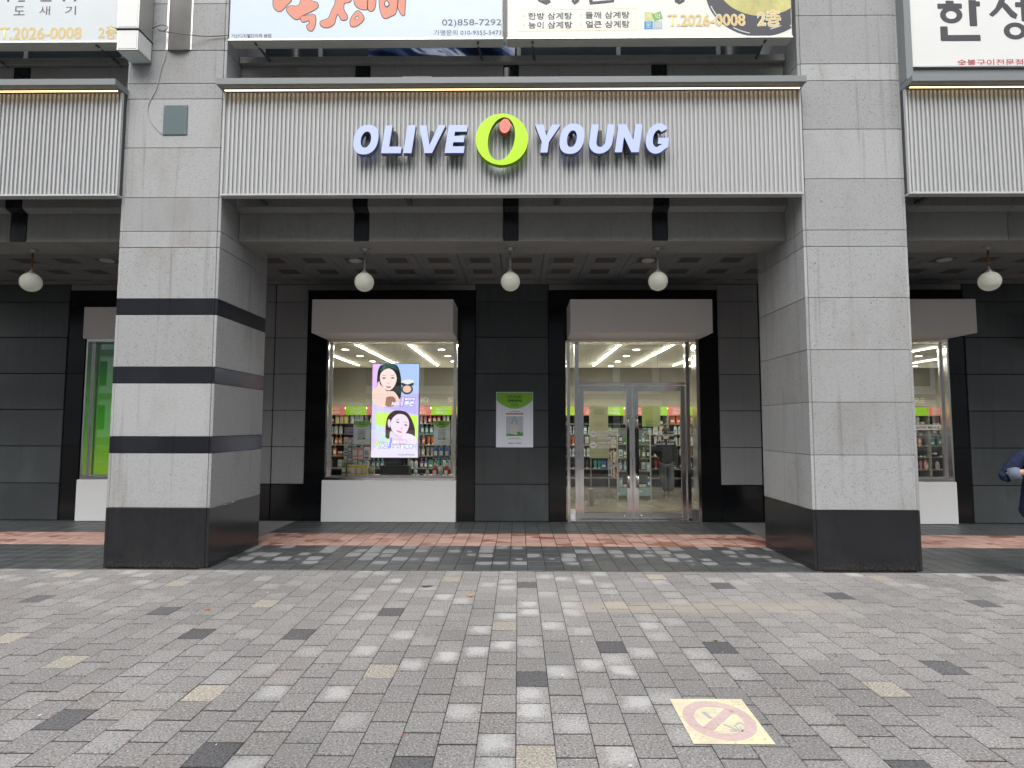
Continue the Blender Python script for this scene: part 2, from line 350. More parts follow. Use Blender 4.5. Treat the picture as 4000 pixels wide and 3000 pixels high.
tag(MB().box(-400, 400, -400, 400, -.6, -.30).build('ground', M_asph), kind='structure')
pavement = tag(MB().box(-60, 60, -11.7, -.058, -.29, -.0045).build('pavement', M_bed), kind='structure')
arcade = tag(MB().box(-60, 60, -.056, 8.3, -.29, -.0045).build('arcade_floor', M_bed), kind='structure')
road = tag(MB().box(-120, 120, -26, -12.0, -.295, -.135).build('road', M_asph), kind='structure')
kerb = tag(MB().box(-60, 60, -11.99, -11.71, -.29, .004, .01).build('kerb', M_kerb), kind='structure')

def in_frame(x, y, z=0, m=.03):
    d = Vector((x, y + 6.549, z - 1.6)); q = d.dot(_F)
    if q < .1: return False
    u = 2260 * d.dot(_X) / q / 2000; w = 2260 * d.dot(_U) / q / 1500
    return abs(u) < 1 + m and abs(w) < 1 + m
DARK = [(-4.398, -1.17), (-2.999, -1.528), (-2.412, -2.051), (-1.652, -2.032), (-2.539, -3.225), (-1.405, -3.628), (-1.086, -1.475), (.083, -.595), (.67, -2.228), (.083, -2.761), (-.478, -3.672), (2.047, -.631), (3.018, -.958), (4.194, -1.175), (5.025, -.259), (1.425, -2.256), (2.746, -2.586), (1.759, -3.667)]
TAN = [(-4.846, -.277), (-3.436, -.638), (-2.246, -1.283), (-3.142, -2.492), (-1.802, -3.01), (-3.86, -2.074), (-.109, -1.8), (-.874, -2.667), (.084, -3.617), (-.71, -.38), (.866, -1.263), (1.456, -.29), (3.844, -.248), (2.167, -2.909)]
def cell_of(x, y):
    c = math.floor((x - PX0) / PW); r = math.floor((y - PY0) / PL + (c % 2) * .5); return c, r
dk = {cell_of(*p) for p in DARK}; tn = {cell_of(*p) for p in TAN}
rng = random.Random(3)
for c in list(range(-45, 45)):          # the same sparse mix carries on past the picture's edges
    for r in range(-45, 0):
        x = PX0 + (c + .5) * PW; y = PY0 + (r + .5 - (c % 2) * .5) * PL
        q = rng.random()
        if q < .03 and not in_frame(x, y): (dk if q < .017 else tn).add((c, r))
allp = []
for c in range(-41, 42):
    for r in range(-27, 1):
        x = PX0 + (c + .5) * PW; y0 = PY0 + (r - (c % 2) * .5) * PL; y1 = y0 + PL
        if y0 >= PY0 - .01: continue
        y1 = min(y1, PY0 + .0001); allp.append((c, r, x, y0, y1))
half_ok = lambda p: p[4] - p[3] > PL * .9
cand = sorted([p for p in allp if in_frame(p[2], (p[3] + p[4]) / 2) and half_ok(p)], key=lambda p: (p[2] ** 2 + ((p[3] + p[4]) / 2 + 6.549) ** 2))
single = {(p[0], p[1]) for p in cand[:286]} | {(p[0], p[1]) for p in cand if (p[0], p[1]) in dk or (p[0], p[1]) in tn}
hw, hl = PW / 2 - .0020, PL / 2 - .0066
PM = {k: MB().box(-hw, hw, -hl, hl, -.05, 0, .0022).mesh('paver', m) for k, m in (('g', M_pav), ('d', M_pavd), ('t', M_pavt))}
rest = {'g': MB(), 'd': MB(), 't': MB()}; rest_all = MB()
for c, r, x, y0, y1 in allp:
    k = 'd' if (c, r) in dk else 't' if (c, r) in tn else 'g'; yc = (y0 + y1) / 2
    dz = rng.uniform(-.0022, .0012)
    if (c, r) in single:
        link('paver', PM[k], pavement, (x, yc, dz), (rng.uniform(-.006, .006), rng.uniform(-.006, .006), rng.uniform(-.006, .006)))
    elif y1 - y0 > .02: rest_all.box(x - hw, x + hw, y0 + .0066, y1 - .0066, -.05, dz, .0022, 'gdt'.index(k))
tag(rest_all.build('paver_field', [M_pav, M_pavd, M_pavt], pavement), kind='stuff')
# arcade: dark grid, four brick red rows, dark grid again
arest = MB(); rrest = MB()
hw, hl = AW / 2 - .0034, AL / 2 - .0050
AM = MB().box(-hw, hw, -hl, hl, -.05, 0, .0035).mesh('dark_paver', M_arc); RM = MB().box(-hw, hw, -hl, hl, -.05, 0, .0035).mesh('red_paver', M_red)
ap = [(c, r) for c in range(-46, 46) for r in range(0, 15)]
def apos(c, r): return AX0 + (c + .5) * AW, AY0 + (r + .5) * AL
PILLARS = ((-4.646, -3.47), (3.274, 4.457))
shown = [q for q in ap if in_frame(*apos(*q)) and abs(apos(*q)[0]) < 3.6 and q[1] not in (6, 7, 8, 9) and q[1] < 15]
asingle = set(sorted(shown, key=lambda q: (q[1], abs(q[0])))[:295])
for c, r in ap:
    x, y = apos(c, r); red = r in (6, 7, 8, 9); dz = rng.uniform(-.002, .001)
    if any(a - .05 < x < b + .05 and y < 1.25 for a, b in PILLARS): 
        if any(a + .1 < x < b - .1 and y < 1.15 for a, b in PILLARS): continue
    if red and abs(x) < 3.75: link('red_paver', RM, arcade, (x, y, dz), (0, 0, rng.uniform(-.004, .004)))
    elif (c, r) in asingle: link('dark_paver', AM, arcade, (x, y, dz), (rng.uniform(-.004, .004), rng.uniform(-.004, .004), 0))
    else: (rrest if red else arest).box(x - hw, x + hw, y - hl, y + hl, -.05, dz, .0035)
tag(arest.build('dark_paver_field', M_arc, arcade), kind='stuff'); tag(rrest.build('red_paver_field', M_red, arcade), kind='stuff')
M_conc = plain('cement_border', (.20, .20, .195), .85, var=.12, grain=30)
for sx, x0, x1 in ((-1, -4.7, -3.71), (1, 3.51, 4.5)): B('cement_border', M_conc, arcade, x0, x1, 1.28, 3.17, -.05, .006, .004)

# ------------------------------------------------------------------ pillars
def pillar(xa, xb, courses, label):
    t = empty('pillar', ((xa + xb) / 2, .64, 0)); tag(t, label, 'pillar', 'granite pillars of the arcade')
    B('core', M_mortar, t, xa + .012, xb - .012, .012, 1.262, 0, 9.3)
    z = 0
    for i, (z1, m) in enumerate(courses):
        nm = 'base_slab' if i == 0 else 'band_slab' if m is M_band else 'stone_slab'; a, b = z + .0025, z1 - .0025; p = rng.uniform(0, .0015); th = .045
        B(nm, m, t, xa + .006 + .03, xb - .006 - .03, -p, th, a, b, .003)
        B(nm, m, t, xa - p, xa + th - .012, -p + .004, 1.27, a, b, .003); B(nm, m, t, xb - th + .012, xb + p, -p + .004, 1.27, a, b, .003)
        B(nm, m, t, xa + .04, xb - .04, 1.23, 1.272, a, b, .003)
        z = z1
    return t
g_, b_ = M_gran, M_band
pillar(-4.646, -3.47, [(.666, M_blk), (1.275, g_), (1.465, b_), (2.069, g_), (2.259, b_), (2.861, g_), (3.05, b_), (3.652, g_), (3.844, g_), (4.247, g_), (4.848, g_), (5.445, g_), (5.637, g_), (6.045, g_), (6.631, g_), (7.23, g_), (7.83, g_), (8.43, g_), (9.3, g_)], 'granite pillar with three black bands and a black base beside the display window')
pillar(3.274, 4.457, [(.666, M_blk), (1.273, g_), (1.864, g_), (2.459, g_), (3.057, g_), (3.652, g_), (3.844, g_), (4.45, g_), (5.044, g_), (5.634, g_), (5.838, g_), (6.435, g_), (7.03, g_), (7.63, g_), (8.23, g_), (9.3, g_)], 'plain grey granite pillar without bands, black base, beside the glass entrance door')

# ------------------------------------------------------------------ lintel beams
def beam(x0, x1, strips, joints, label):
    t = empty('lintel_beam', ((x0 + x1) / 2, .6, 3.86)); tag(t, label, 'beam', 'granite beams between the pillars')
    B('core', M_mortar, t, x0 + .003, x1 - .003, .45, .925, 3.872, 6.15)
    B('soffit_slab', M_granb, t, x0 + .004, x1 - .004, .432, .935, 3.86, 3.875, .002)
    cuts = sorted(set([x0, x1] + [s for st in strips for s in st] + joints))
    for a, b in zip(cuts, cuts[1:]):
        st = (a, b) in strips; m = M_blk if st else M_granb; nm = 'dark_strip' if st else 'stone_slab'; y = .426 if st else .43
        B(nm, m, t, a + .003, b - .003, y, .46, 3.862, 4.215, .003)
        B(nm, m, t, a + .003, b - .003, y - .09, .46, 4.262, 6.06, .003)
        d = y - .09   # sloped moulding between the two faces
        MB().add([(a + .003, y, 4.217), (b - .003, y, 4.217), (b - .003, d, 4.26), (a + .003, d, 4.26), (a + .003, .46, 4.217), (b - .003, .46, 4.217), (b - .003, .46, 4.26), (a + .003, .46, 4.26)], [(0, 1, 2, 3), (4, 7, 6, 5), (0, 3, 7, 4), (1, 5, 6, 2), (0, 4, 5, 1), (3, 2, 6, 7)]).build('moulding', m, t, -wl(t))
    B('coping', M_granb, t, x0 + .004, x1 - .004, .28, .95, 6.065, 6.15, .006)
    return t
beam(-3.466, 3.27, [(-2.033, -1.849), (-.19, -.001), (1.645, 1.834)], [], 'granite beam with three dark strips under the lime ring sign')
beam(-11.4, -4.65, [(-6.327, -6.121), (-8.2, -8.01)], [], 'granite beam beyond the black banded pillar')
beam(4.461, 11.3, [(7.9, 8.1)], [5.978], 'granite beam beyond the plain grey pillar')

# ------------------------------------------------------------------ arcade ceiling
ceiling = tag(MB().box(-11.5, 11.5, .93, 3.6, 4.06, 4.12).build('arcade_ceiling', M_ceil), kind='structure')
T = .617
def tile_mesh(d):
    m = MB(); w, l = T / 2 - .004, d / 2 - .004; a = .075; b = .155; z = 0; up = .032
    L = [[(-w + k, -l + k), (w - k, -l + k), (w - k, l - k), (-w + k, l - k)] for k in (0, a, b)]
    vs = [(x, y, z) for x, y in L[0]] + [(x, y, z) for x, y in L[1]] + [(x, y, up) for x, y in L[2]] + [(x, y, z + .05) for x, y in L[0]]
    fs = [(i, (i + 1) % 4, 4 + (i + 1) % 4, 4 + i) for i in range(4)] + [(4 + i, 4 + (i + 1) % 4, 8 + (i + 1) % 4, 8 + i) for i in range(4)] + [(i, 12 + i, 12 + (i + 1) % 4, (i + 1) % 4) for i in range(4)]
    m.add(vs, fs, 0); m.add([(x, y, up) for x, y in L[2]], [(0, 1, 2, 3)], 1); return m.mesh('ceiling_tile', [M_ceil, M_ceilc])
rows = [(.935, 1.535), (1.535, 2.15), (2.15, 2.775), (2.775, 3.19)]
TM = [tile_mesh(b - a) for a, b in rows]
for i in range(-16, 17):
    x = -.257 + T * (i + .5)
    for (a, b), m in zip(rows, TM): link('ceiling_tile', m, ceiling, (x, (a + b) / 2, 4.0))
dl = MB().lathe([(.001, -.004), (.062, -.004), (.068, -.012), (.088, -.014), (.092, -.006), (.092, .02), (.001, .02)], 24)
for x, y, w in ((-2.396, 1.782, 'between the banded pillar and the display window'), (1.898, 1.793, 'above the entrance door'), (-6.061, 1.76, 'beyond the banded pillar'), (6.188, 1.775, 'beyond the plain pillar')):
    t = tag(empty('downlight', (x, y, 4.02)), 'unlit round ceiling downlight ' + w, 'downlight', 'arcade ceiling downlights')
    MB().lathe([(.066, -.004), (.07, -.02), (.092, -.022), (.098, -.012), (.098, .0)], 24).build('rim', plain('downlight_rim', (.5, .49, .46), .4), t, smooth=True)
    MB().lathe([(.001, .004), (.066, .0), (.066, .03), (.001, .03)], 24).build('lens', plain('downlight_lens', (.28, .28, .26), .25), t)

# ------------------------------------------------------------------ globe lamps
def globe_lamp(x, y, zg, rusty, label):
    t = tag(empty('globe_lamp', (x, y, 3.86)), label, 'lamp', 'opal globe lamps under the beams'); rod = M_rust if rusty else M_lampm; h = zg - 3.86
    pl = MB().lathe([(.05, -.001), (.05, -.008), (.032, -.03), (.012, -.045)], 20).build('ceiling_plate', M_lampm, t, smooth=True)
    for s in (-1, 1): B('ear', M_lampm, t, x + s * .055 - .022, x + s * .055 + .022, y - .012, y + .012, 3.848, 3.857)
    MB().tube([(0, 0, -.03), (0, 0, h + .13)], .0115, 10).build('rod', rod, t, smooth=True)
    MB().lathe([(.012, h + .19), (.018, h + .15), (.05, h + .118), (.054, h + .098)], 20).build('fitter', M_lampm, t, smooth=True)
    for k in range(3):
        a = 2 * math.pi * k / 3 + .4; MB().tube([(.05 * math.cos(a), .05 * math.sin(a), h + .106), (.075 * math.cos(a), .075 * math.sin(a), h + .106)], .006, 6).build('screw', M_lampm, t)
    MB().lathe([(.002, -.122)] + [(.122 * math.cos(R(-84 + 8 * k)), .122 * math.sin(R(-84 + 8 * k))) for k in range(18)] + [(.05, .112)], 32).build('globe', M_globe, t, (0, 0, h), smooth=True)
globe_lamp(-1.97, .709, 3.42, False, 'white globe lamp on a grey rod above the display window')
globe_lamp(-.103, .70, 3.422, False, 'white globe lamp on a grey rod above the poster, middle of the bay')
globe_lamp(1.772, .707, 3.427, False, 'white globe lamp on a grey rod above the glass entrance door')
globe_lamp(-6.303, .75, 3.432, True, 'white globe lamp on a rusty rod beyond the black banded pillar')
globe_lamp(5.928, .686, 3.417, True, 'white globe lamp on a rusty rod beyond the plain grey pillar')

# ------------------------------------------------------------------ recessed shop wall
W = 3.2
def slab_col(t, nm, m, x0, x1, zs, y=W, base=None):
    for i, (a, b) in enumerate(zip(zs, zs[1:])): B('base_slab' if base and i == 0 else nm, base if base and i == 0 else m, t, x0 + .004, x1 - .004, y, y + .05, a + .005, b - .005, .004)
def wall_bay(off, label, kinds):
    t = empty('shop_wall', (off - .11, W + .1, 0)); tag(t, label, 'wall', 'recessed shop walls of the arcade')
    def q(n, m, x0, x1, y0, y1, z0, z1, c=0.): return B(n, m, t, off + x0, off + x1, y0, y1, z0, z1, c)
    # backing wall, clear of the openings
    for x0, x1 in ((-4.15, -3.29), (-1.02, .79), (3.05, 4.06)): q('backing', M_djoint, x0, x1, W + .022, W + .14, 0, 4.05)
    for x0, x1 in ((-3.29, -1.02), (.79, 3.05)): q('backing', M_djoint, x0, x1, W + .022, W + .14, 3.06, 4.05)
    q('backing', M_djoint, -3.29, -1.02, W + .022, W + .14, 0, .66)
    if kinds[1] != 'door': q('backing', M_djoint, .79, 3.05, W + .022, W + .14, 0, .66)
    slab_col(t, 'pier_slab', M_green, off - .725, off + .507, [.004, .617, 1.235, 1.85, 2.464, 3.085, 3.698, 4.0], W - .018)
    for a, b in ((-4.15, -3.6), (3.375, 4.06)): slab_col(t, 'stone_slab', M_grand, off + a, off + b, [.004, .612, 1.234, 1.847, 2.46, 3.08, 3.70, 4.0], W - .004, M_pol)
    for a, b in ((-3.6, -.733), (.515, 3.375)):
        q('fascia_slab', M_granb, a + .003, b - .003, W - .006, W + .02, 3.908, 3.998, .003)
        q('black_slab', M_pol, a + .002, b - .002, W, W + .02, 3.595, 3.902, .002)
        ja, jb = (-3.25, -1.03) if a < 0 else (.80, 3.04)
        for x0, x1 in ((a, ja), (jb, b)):
            for z0, z1 in ((.004, 1.233), (1.236, 2.462), (2.465, 3.592)): q('black_slab', M_pol, x0 + .002, x1 - .002, W, W + .02, z0, z1, .002)
    return t
wall_bay(0, 'dark green granite wall with poster between display window and glass door', ('window', 'door'))
wall_bay(-8.22, 'dark green granite wall with black framed green window beyond banded pillar', ('window', 'window'))
wall_bay(8.23, 'dark green granite wall behind the person in the navy jacket', ('window', 'window'))

# ------------------------------------------------------------------ shop windows and entrance
def header(t, x0, x1, dz=0, yf=2.5):
    B('header_box', M_taupe, t, x0, x1, yf, W - .002, 3.055 + dz, 3.592 + dz, .004)
def shop_window(x0, x1, label, dz=0, yf=2.5):
    t = empty('shop_window', ((x0 + x1) / 2, W, 0)); tag(t, label, 'shop window', 'box framed shop windows')
    header(t, x0 - .02, x1, dz, yf)
    B('base_panel', M_white, t, x0, x1 + .004, 3.1, W - .001, .004, .682, .004)
    z0, z1 = .684, 3.035; a, b = x0 + .03, x1 - .006
    B('sill', M_steel, t, a, b, 3.12, 3.33, z0, z0 + .045, .003); B('head_rail', M_steel, t, a, b, 3.12, 3.33, z1 - .035, z1 + .018, .003)
    for xa, xb in ((a, a + .03), (b - .03, b)):
        B('jamb', M_steel, t, xa, xb, 3.12, 3.33, z0 + .046, z1 - .036, .003)
    for xa, xb in ((a + .031, a + .06), (b - .06, b - .031)): B('glazing_bead', M_steel, t, xa, xb, 3.255, 3.30, z0 + .046, z1 - .036, .002)
    B('glazing_bead', M_steel, t, a + .061, b - .061, 3.255, 3.30, z0 + .046, z0 + .07, .002)
    B('pane', M_glass, t, a + .04, b - .04, 3.27, 3.276, z0 + .05, z1 - .037)
    return t
win = shop_window(-3.26, -1.036, 'box framed shop window with bright advertising screen and shelves behind')
shop_window(-7.36, -5.2, 'box framed shop window showing a green lit panel beyond the banded pillar', -.0, 3.09)
shop_window(4.98, 7.18, 'box framed shop window showing cosmetics shelves beyond the plain pillar')
shop_window(-11.48, -9.26, 'dim box framed shop window farthest beyond the banded pillar', 0, 3.09)
shop_window(9.03, 11.25, 'box framed shop window farthest beyond the plain pillar')
door = empty('entrance', (1.92, W, 0)); tag(door, 'double glass entrance door in stainless frame with opening hours lettering', 'door')
header(door, .82, 3.058)
def P(n, m, x0, x1, y0, y1, z0, z1, c=.003, p=door): return B(n, m, p, x0, x1, y0, y1, z0, z1, c)
for x0, x1 in ((.813, .862), (2.975, 3.024)): P('frame_post', M_steel, x0, x1, 3.12, 3.40, .004, 3.03)
for x0, x1 in ((.958, 1.026), (2.842, 2.905)): P('frame_post', M_steel, x0, x1, 3.28, 3.40, .004, 3.03)
P('head_rail', M_steel, .863, 2.974, 3.12, 3.40, 3.0, 3.05); P('transom_bar', M_steel, 1.027, 2.841, 3.30, 3.40, 2.288, 2.334); P('threshold', M_steel, .863, 2.974, 3.14, 3.40, .004, .028)
for x0, x1 in ((.863, .957), (2.906, 2.974)):
    P('sidelight_pane', M_glass, x0, x1, 3.345, 3.351, .19, 2.998, 0); P('sidelight_foot', M_white if x0 < 2 else M_dgray, x0 + .001, x1 - .001, 3.28, 3.38, .03, .19)
P('transom_pane', M_glass, 1.028, 2.84, 3.345, 3.351, 2.336, 2.998, 0)
for x0, x1, s in ((1.03, 1.931, 1), (1.937, 2.838, -1)):
    lf = empty('door_leaf', Vector(((x0 + x1) / 2, 3.35, .03)) - wl(door)); lf.parent = door
    st = (.082, .098) if s > 0 else (.098, .082)
    P('stile', M_steel, x0, x0 + st[0], 3.325, 3.375, .034, 2.282, .004, lf); P('stile', M_steel, x1 - st[1], x1, 3.325, 3.375, .034, 2.282, .004, lf)
    P('top_rail', M_steel, x0 + st[0] + .001, x1 - st[1] - .001, 3.327, 3.373, 2.185, 2.281, .004, lf); P('bottom_rail', M_steel, x0 + st[0] + .001, x1 - st[1] - .001, 3.327, 3.373, .035, .134, .004, lf)
    P('glass_pane', M_glass, x0 + st[0], x1 - st[1], 3.347, 3.353, .134, 2.185, 0, lf)
    hx = 1.853 if s > 0 else 2.010; hb = -wl(lf)
    for za, zb in ((.55, .80), (1.535, 1.77)): MB().tube([(hx, 3.262, za), (hx, 3.262, zb)], .017, 12).build('handle_bar', M_steel, lf, hb, True)
    MB().tube([(hx, 3.262, .79), (hx, 3.262, 1.545)], .0205, 12).build('handle_grip', M_rubber, lf, hb, True)
    for z in (.63, 1.69): MB().tube([(hx, 3.262, z), (hx, 3.33, z)], .009, 8).build('handle_bracket', M_steel, lf, hb)
    MB().lathe([(.001, 0), (.018, 0), (.02, .012), (.012, .022), (.001, .024)], 14).build('lock', M_steel, lf, Vector((1.79 if s > 0 else 2.07, 3.322, .085)) + hb)
# ------------------------------------------------------------------ fluted sign boxes
def fluted(x0, x1, fx0, fx1, lx0, lx1, label, cat='shop sign'):
    t = empty('fluted_sign', ((x0 + x1) / 2, -.02, 4.24)); tag(t, label, cat, 'fluted metal fascias between the pillars')
    B('backing_sheet', M_fback, t, x0 + .02, x1 - .02, -.05, -.044, 4.262, 5.50)
    B('bottom_trim', M_fin, t, x0, x1, -.080, .02, 4.238, 4.262, .003)
    for a, b in ((x0, x0 + .022), (x1 - .022, x1)): B('side_trim', M_fin, t, a, b, -.079, -.04, 4.264, 5.488, .002)
    for a, b in ((x0 + .001, x0 + .018), (x1 - .018, x1 - .001)): B('side_return', M_dgray, t, a, b, -.038, .10, 4.264, 5.488)
    n = int((fx1 - fx0) / .0498); s = (fx1 - fx0 - n * .0498) / 2
    for i in range(n + 1): B('fin', M_fin, t, fx0 + s + i * .0498 - .0115, fx0 + s + i * .0498 + .0115, -.0715, -.0505, 4.264, 5.474, .0015)
    B('lip', M_gray, t, lx0, lx1, -.22, .10, 5.49, 5.565, .003)
    B('led_channel', M_alu, t, x0 + .025, x1 - .025, -.128, -.106, 5.478, 5.4885); B('led_strip', M_led, t, x0 + .03, x1 - .03, -.1255, -.109, 5.4735, 5.477)
    for i in range(max(2, int((x1 - x0) / 1.8))):
        x = x0 + .35 + i * 1.78
        if x < x1 - .2: MB().prism([(-.03, 0), (.03, 0), (.03, .03), (-.03, .03)], 0, .30).build('bracket', M_dgray, t, Vector((x, .02, 4.27)) - wl(t))
    return t
sign = fluted(-3.448, 3.262, -3.40, 3.215, -3.468, 3.265, 'pale fluted metal fascia carrying lit white letters and a lime ring')
fluted(-11.4, -4.646, -8.6, -4.69, -11.4, -4.632, 'bare pale fluted metal fascia beyond the black banded pillar')
B('tape', plain('white_tape', (.8, .8, .8), .6), sign, -1.33, -.99, -.2205, -.12, 5.5655, 5.568)
rs = fluted(4.458, 11.2, 4.505, 8.6, 4.452, 11.2, 'bare pale fluted metal fascia beyond the plain grey pillar')
# letters: own outlines in a unit box, slanted like the photograph's
def letter(ch, x0, x1, z0, z1, sl=.14):
    x0 -= .010; x1 += .012; w, h = x1 - x0, z1 - z0; sh = sl * h
    def T_(p): return [(x0 + u * (w - sh) + v * sh, z0 + v * h) for u, v in p]
    k = .062 / (w - sh) * 1.30; e = .077 / h     # stem and bar thickness in box units
    m = MB(); F, Bk = -.2, -.125
    pr = lambda p: m.prism(T_(p), F, Bk, 0, 1)
    if ch == 'O':
        O_ = ell(.5, .5, .5, .5, 44, 0, 2.35); I_ = ell(.5, .5, .5 - k * 1.02, .5 - e * 1.02, 44, 0, 2.1); m.ring(T_(O_), T_(I_), F, Bk, 0, 1)
    elif ch == 'L': pr([(0, 0), (1, 0), (1, e), (k, e), (k, 1), (0, 1)])
    elif ch == 'I': pr([(0, 0), (1, 0), (1, 1), (0, 1)])
    elif ch == 'V': pr([(.36, 0), (.64, 0), (1.0, 1), (1 - k * 1.02, 1), (.5, .28), (k * 1.02, 1), (0, 1)])
    elif ch == 'E': pr([(0, 0), (1, 0), (1, e), (k, e), (k, .5 - e * .48), (.92, .5 - e * .48), (.92, .5 + e * .48), (k, .5 + e * .48), (k, 1 - e), (1, 1 - e), (1, 1), (0, 1)])
    elif ch == 'Y': pr([(.5 - k / 2, 0), (.5 + k / 2, 0), (.5 + k / 2, .38), (1, 1), (1 - k * 1.2, 1), (.5, .60), (k * 1.2, 1), (0, 1), (.5 - k / 2, .38)])
    elif ch == 'N': pr([(0, 0), (k, 0), (k, .56), (1 - k * 1.05, 0), (1, 0), (1, 1), (1 - k, 1), (1 - k, .44), (k * 1.05, 1), (0, 1)])
    elif ch == 'U':
        a = [(0, 1)] + [(.5 - .5 * math.cos(t * math.pi / 16), .40 - .40 * math.sin(t * math.pi / 16)) for t in range(17)] + [(1, 1), (1 - k, 1)] + [(.5 + (.5 - k) * math.cos(t * math.pi / 16), .40 - (.40 - e) * math.sin(t * math.pi / 16)) for t in range(17)] + [(k, 1)]
        pr(a)
    elif ch == 'G':
        out = [(.5 + .5 * math.cos(R(a)), .5 + .5 * math.sin(R(a))) for a in range(40, 319, 9)]
        inn = [(.5 + (.5 - k) * math.cos(R(a)), .5 + (.5 - e) * math.sin(R(a))) for a in range(310, 43, -9)]
        pr(out + [(1, .22), (1, .52), (.54, .52), (.54, .52 - e * .9), (1 - k, .52 - e * .9), (1 - k, .27)] + inn)
    o = m.mesh('letter_' + ch, [M_letter, M_letside])
    lo = link('letter', o, sign, -wl(sign)); MB().box((x0 + x1) / 2 - .02, (x0 + x1) / 2 + .02, -.124, -.052, z0 + .03, z1 - .03).build('spacer', M_dgray, lo)
    return lo
for ch, a, b, c, d in (('O', -1.892, -1.585, 4.665, 5.012), ('L', -1.553, -1.304, 4.678, 5.005), ('I', -1.30, -1.183, 4.678, 5.005), ('V', -1.165, -.841, 4.678, 5.005), ('E', -.83, -.59, 4.678, 5.005),
                       ('Y', .15, .465, 4.68, 5.007), ('O', .452, .753, 4.663, 5.016), ('U', .79, 1.078, 4.665, 5.006), ('N', 1.097, 1.392, 4.68, 5.007), ('G', 1.424, 1.715, 4.662, 5.016)): letter(ch, a, b, c, d)
ro = MB().ring(ell(-.19, 4.837, .297, .301, 64), ell(-.195, 4.842, .150, .256, 64, R(-11)), -.2, -.125, 0, 1).mesh('ring_logo', [M_lime, M_limes])
lo = link('ring_logo', ro, sign, -wl(sign)); MB().box(-.44, -.40, -.124, -.052, 4.7, 4.95).build('spacer', M_dgray, lo)
do = MB().prism(ell(-.155, 4.991, .062, .085, 36, R(-8)), -.205, -.125, 0, 1).mesh('logo_dot', [M_coral, M_corals]); lo = link('logo_dot', do, sign, -wl(sign)); MB().box(-.17, -.14, -.124, -.052, 4.95, 5.03).build('spacer', M_dgray, lo)

# ------------------------------------------------------------------ first floor band behind and above the fascias
up = empty('upper_window_band', (0, 1.0, 6.15)); tag(up, 'dark upper floor window band behind the vinyl sign boxes', 'windows')
M_dglass = plain('dark_upper_glass', (.012, .016, .02), .12)
for i in range(-8, 9): B('dark_pane', M_dglass, up, i * 1.35 + .03, i * 1.35 + 1.32, 1.0, 1.01, 6.16, 9.2)
for i in range(-8, 10): B('mullion', M_dgray, up, i * 1.35 - .028, i * 1.35 + .028, .96, 1.03, 6.155, 9.2)
B('rail', M_alu, up, -11, 11, .90, .925, 6.30, 6.325)
tag(MB().box(-11.5, 11.5, 1.04, 1.3, 4.12, 9.3).build('upper_wall', M_djoint), kind='structure')
def tarp(x0, x1, z0, z1, seed, label):
    r = random.Random(seed); nx, nz = 90, 24; vs = []; ph = [(r.uniform(2, 9), r.uniform(2, 8), r.uniform(0, 6), r.uniform(.015, .05)) for _ in range(7)]
    for j in range(nz + 1):
        for i in range(nx + 1):
            x = x0 + (x1 - x0) * i / nx; z = z0 + (z1 - z0) * j / nz
            y = .62 + sum(a_ * abs(math.sin(fx * x + fz * z * 2 + p)) for fx, fz, p, a_ in ph); vs.append((x, y, z + .03 * math.sin(9 * x + seed)))
    fs = [(j * (nx + 1) + i, j * (nx + 1) + i + 1, (j + 1) * (nx + 1) + i + 1, (j + 1) * (nx + 1) + i) for j in range(nz) for i in range(nx)]
    return tag(MB().add(vs, fs).build('tarpaulin', plain('blue_tarp', (.035, .075, .19), .3, var=.2), smooth=True), label, 'tarpaulin')
tarp(-2.0, -.05, 6.17, 6.62, 4, 'crumpled blue tarpaulin behind the sign with the phone numbers')
# vinyl faced sign boxes
M_vw = plain('white_vinyl', (.70, .71, .69), .35, var=.03, grain=3); M_vb = plain('pale_blue_vinyl', (.55, .64, .76), .35, var=.03, grain=3); M_vy = plain('ivory_vinyl', (.72, .72, .66), .35, var=.03, grain=3); M_vg = plain('grey_white_vinyl', (.58, .63, .64), .35, var=.04, grain=3)
M_box = plain('sign_box_metal', (.50, .50, .46), .5, var=.12); M_ink = plain('dark_print', (.05, .05, .06), .5); M_inkg = plain('grey_print', (.10, .09, .095), .5); M_gold = plain('gold_print', (.66, .50, .20), .5); M_cor = plain('coral_print', (.66, .25, .17), .5)
M_redp = plain('red_print', (.50, .04, .05), .5); M_pale = plain('pale_gold_print', (.80, .72, .42), .5)
def signbox(x0, x1, z0, face, label, zt=7.5, yb=.06):
    t = empty('sign_box', ((x0 + x1) / 2, 0, z0)); tag(t, label, 'sign', 'vinyl sign boxes on the upper floor')
    B('case', M_box, t, x0, x1, -.085, yb, z0, zt, .004); B('face', face, t, x0 + .014, x1 - .014, -.0985, -.0865, z0 + .018, zt - .01)
    B('bottom_frame', M_alu, t, x0, x1, -.102, -.0860, z0 - .002, z0 + .016)
    n = max(2, int((x1 - x0) / 1.2))
    for i in range(n):
        x = x0 + .3 + (x1 - x0 - .6) * i / (n - 1)
        MB().tube([(x, yb - .03, z0 + .01), (x + .05, .45, z0 - .02), (x + .05, .93, z0 + .12)], .016, 6).build('stay', M_dgray, t, -wl(t))
        B('clip', M_dgray, t, x - .012, x + .012, -.06, -.01, z0 - .012, z0 - .0005)
    return t
c1 = signbox(-3.41, -.182, 6.10, M_vb, 'pale blue sign box with coral brush lettering and phone numbers')
X = lambda p: -3.401 + .001503 * p
Z = lambda p: 6.598 - .001572 * p
text('02)858-7292', X(1665), X(2128), Z(226), Z(163), -.1005, M_inkg, c1); text('가맹문의 010-9355-5473', X(1602), X(2128), Z(288), Z(245), -.1005, M_inkg, c1); text('가산디지털단지역 본점', X(18), X(330), Z(300), Z(267), -.1005, M_inkg, c1, .006)
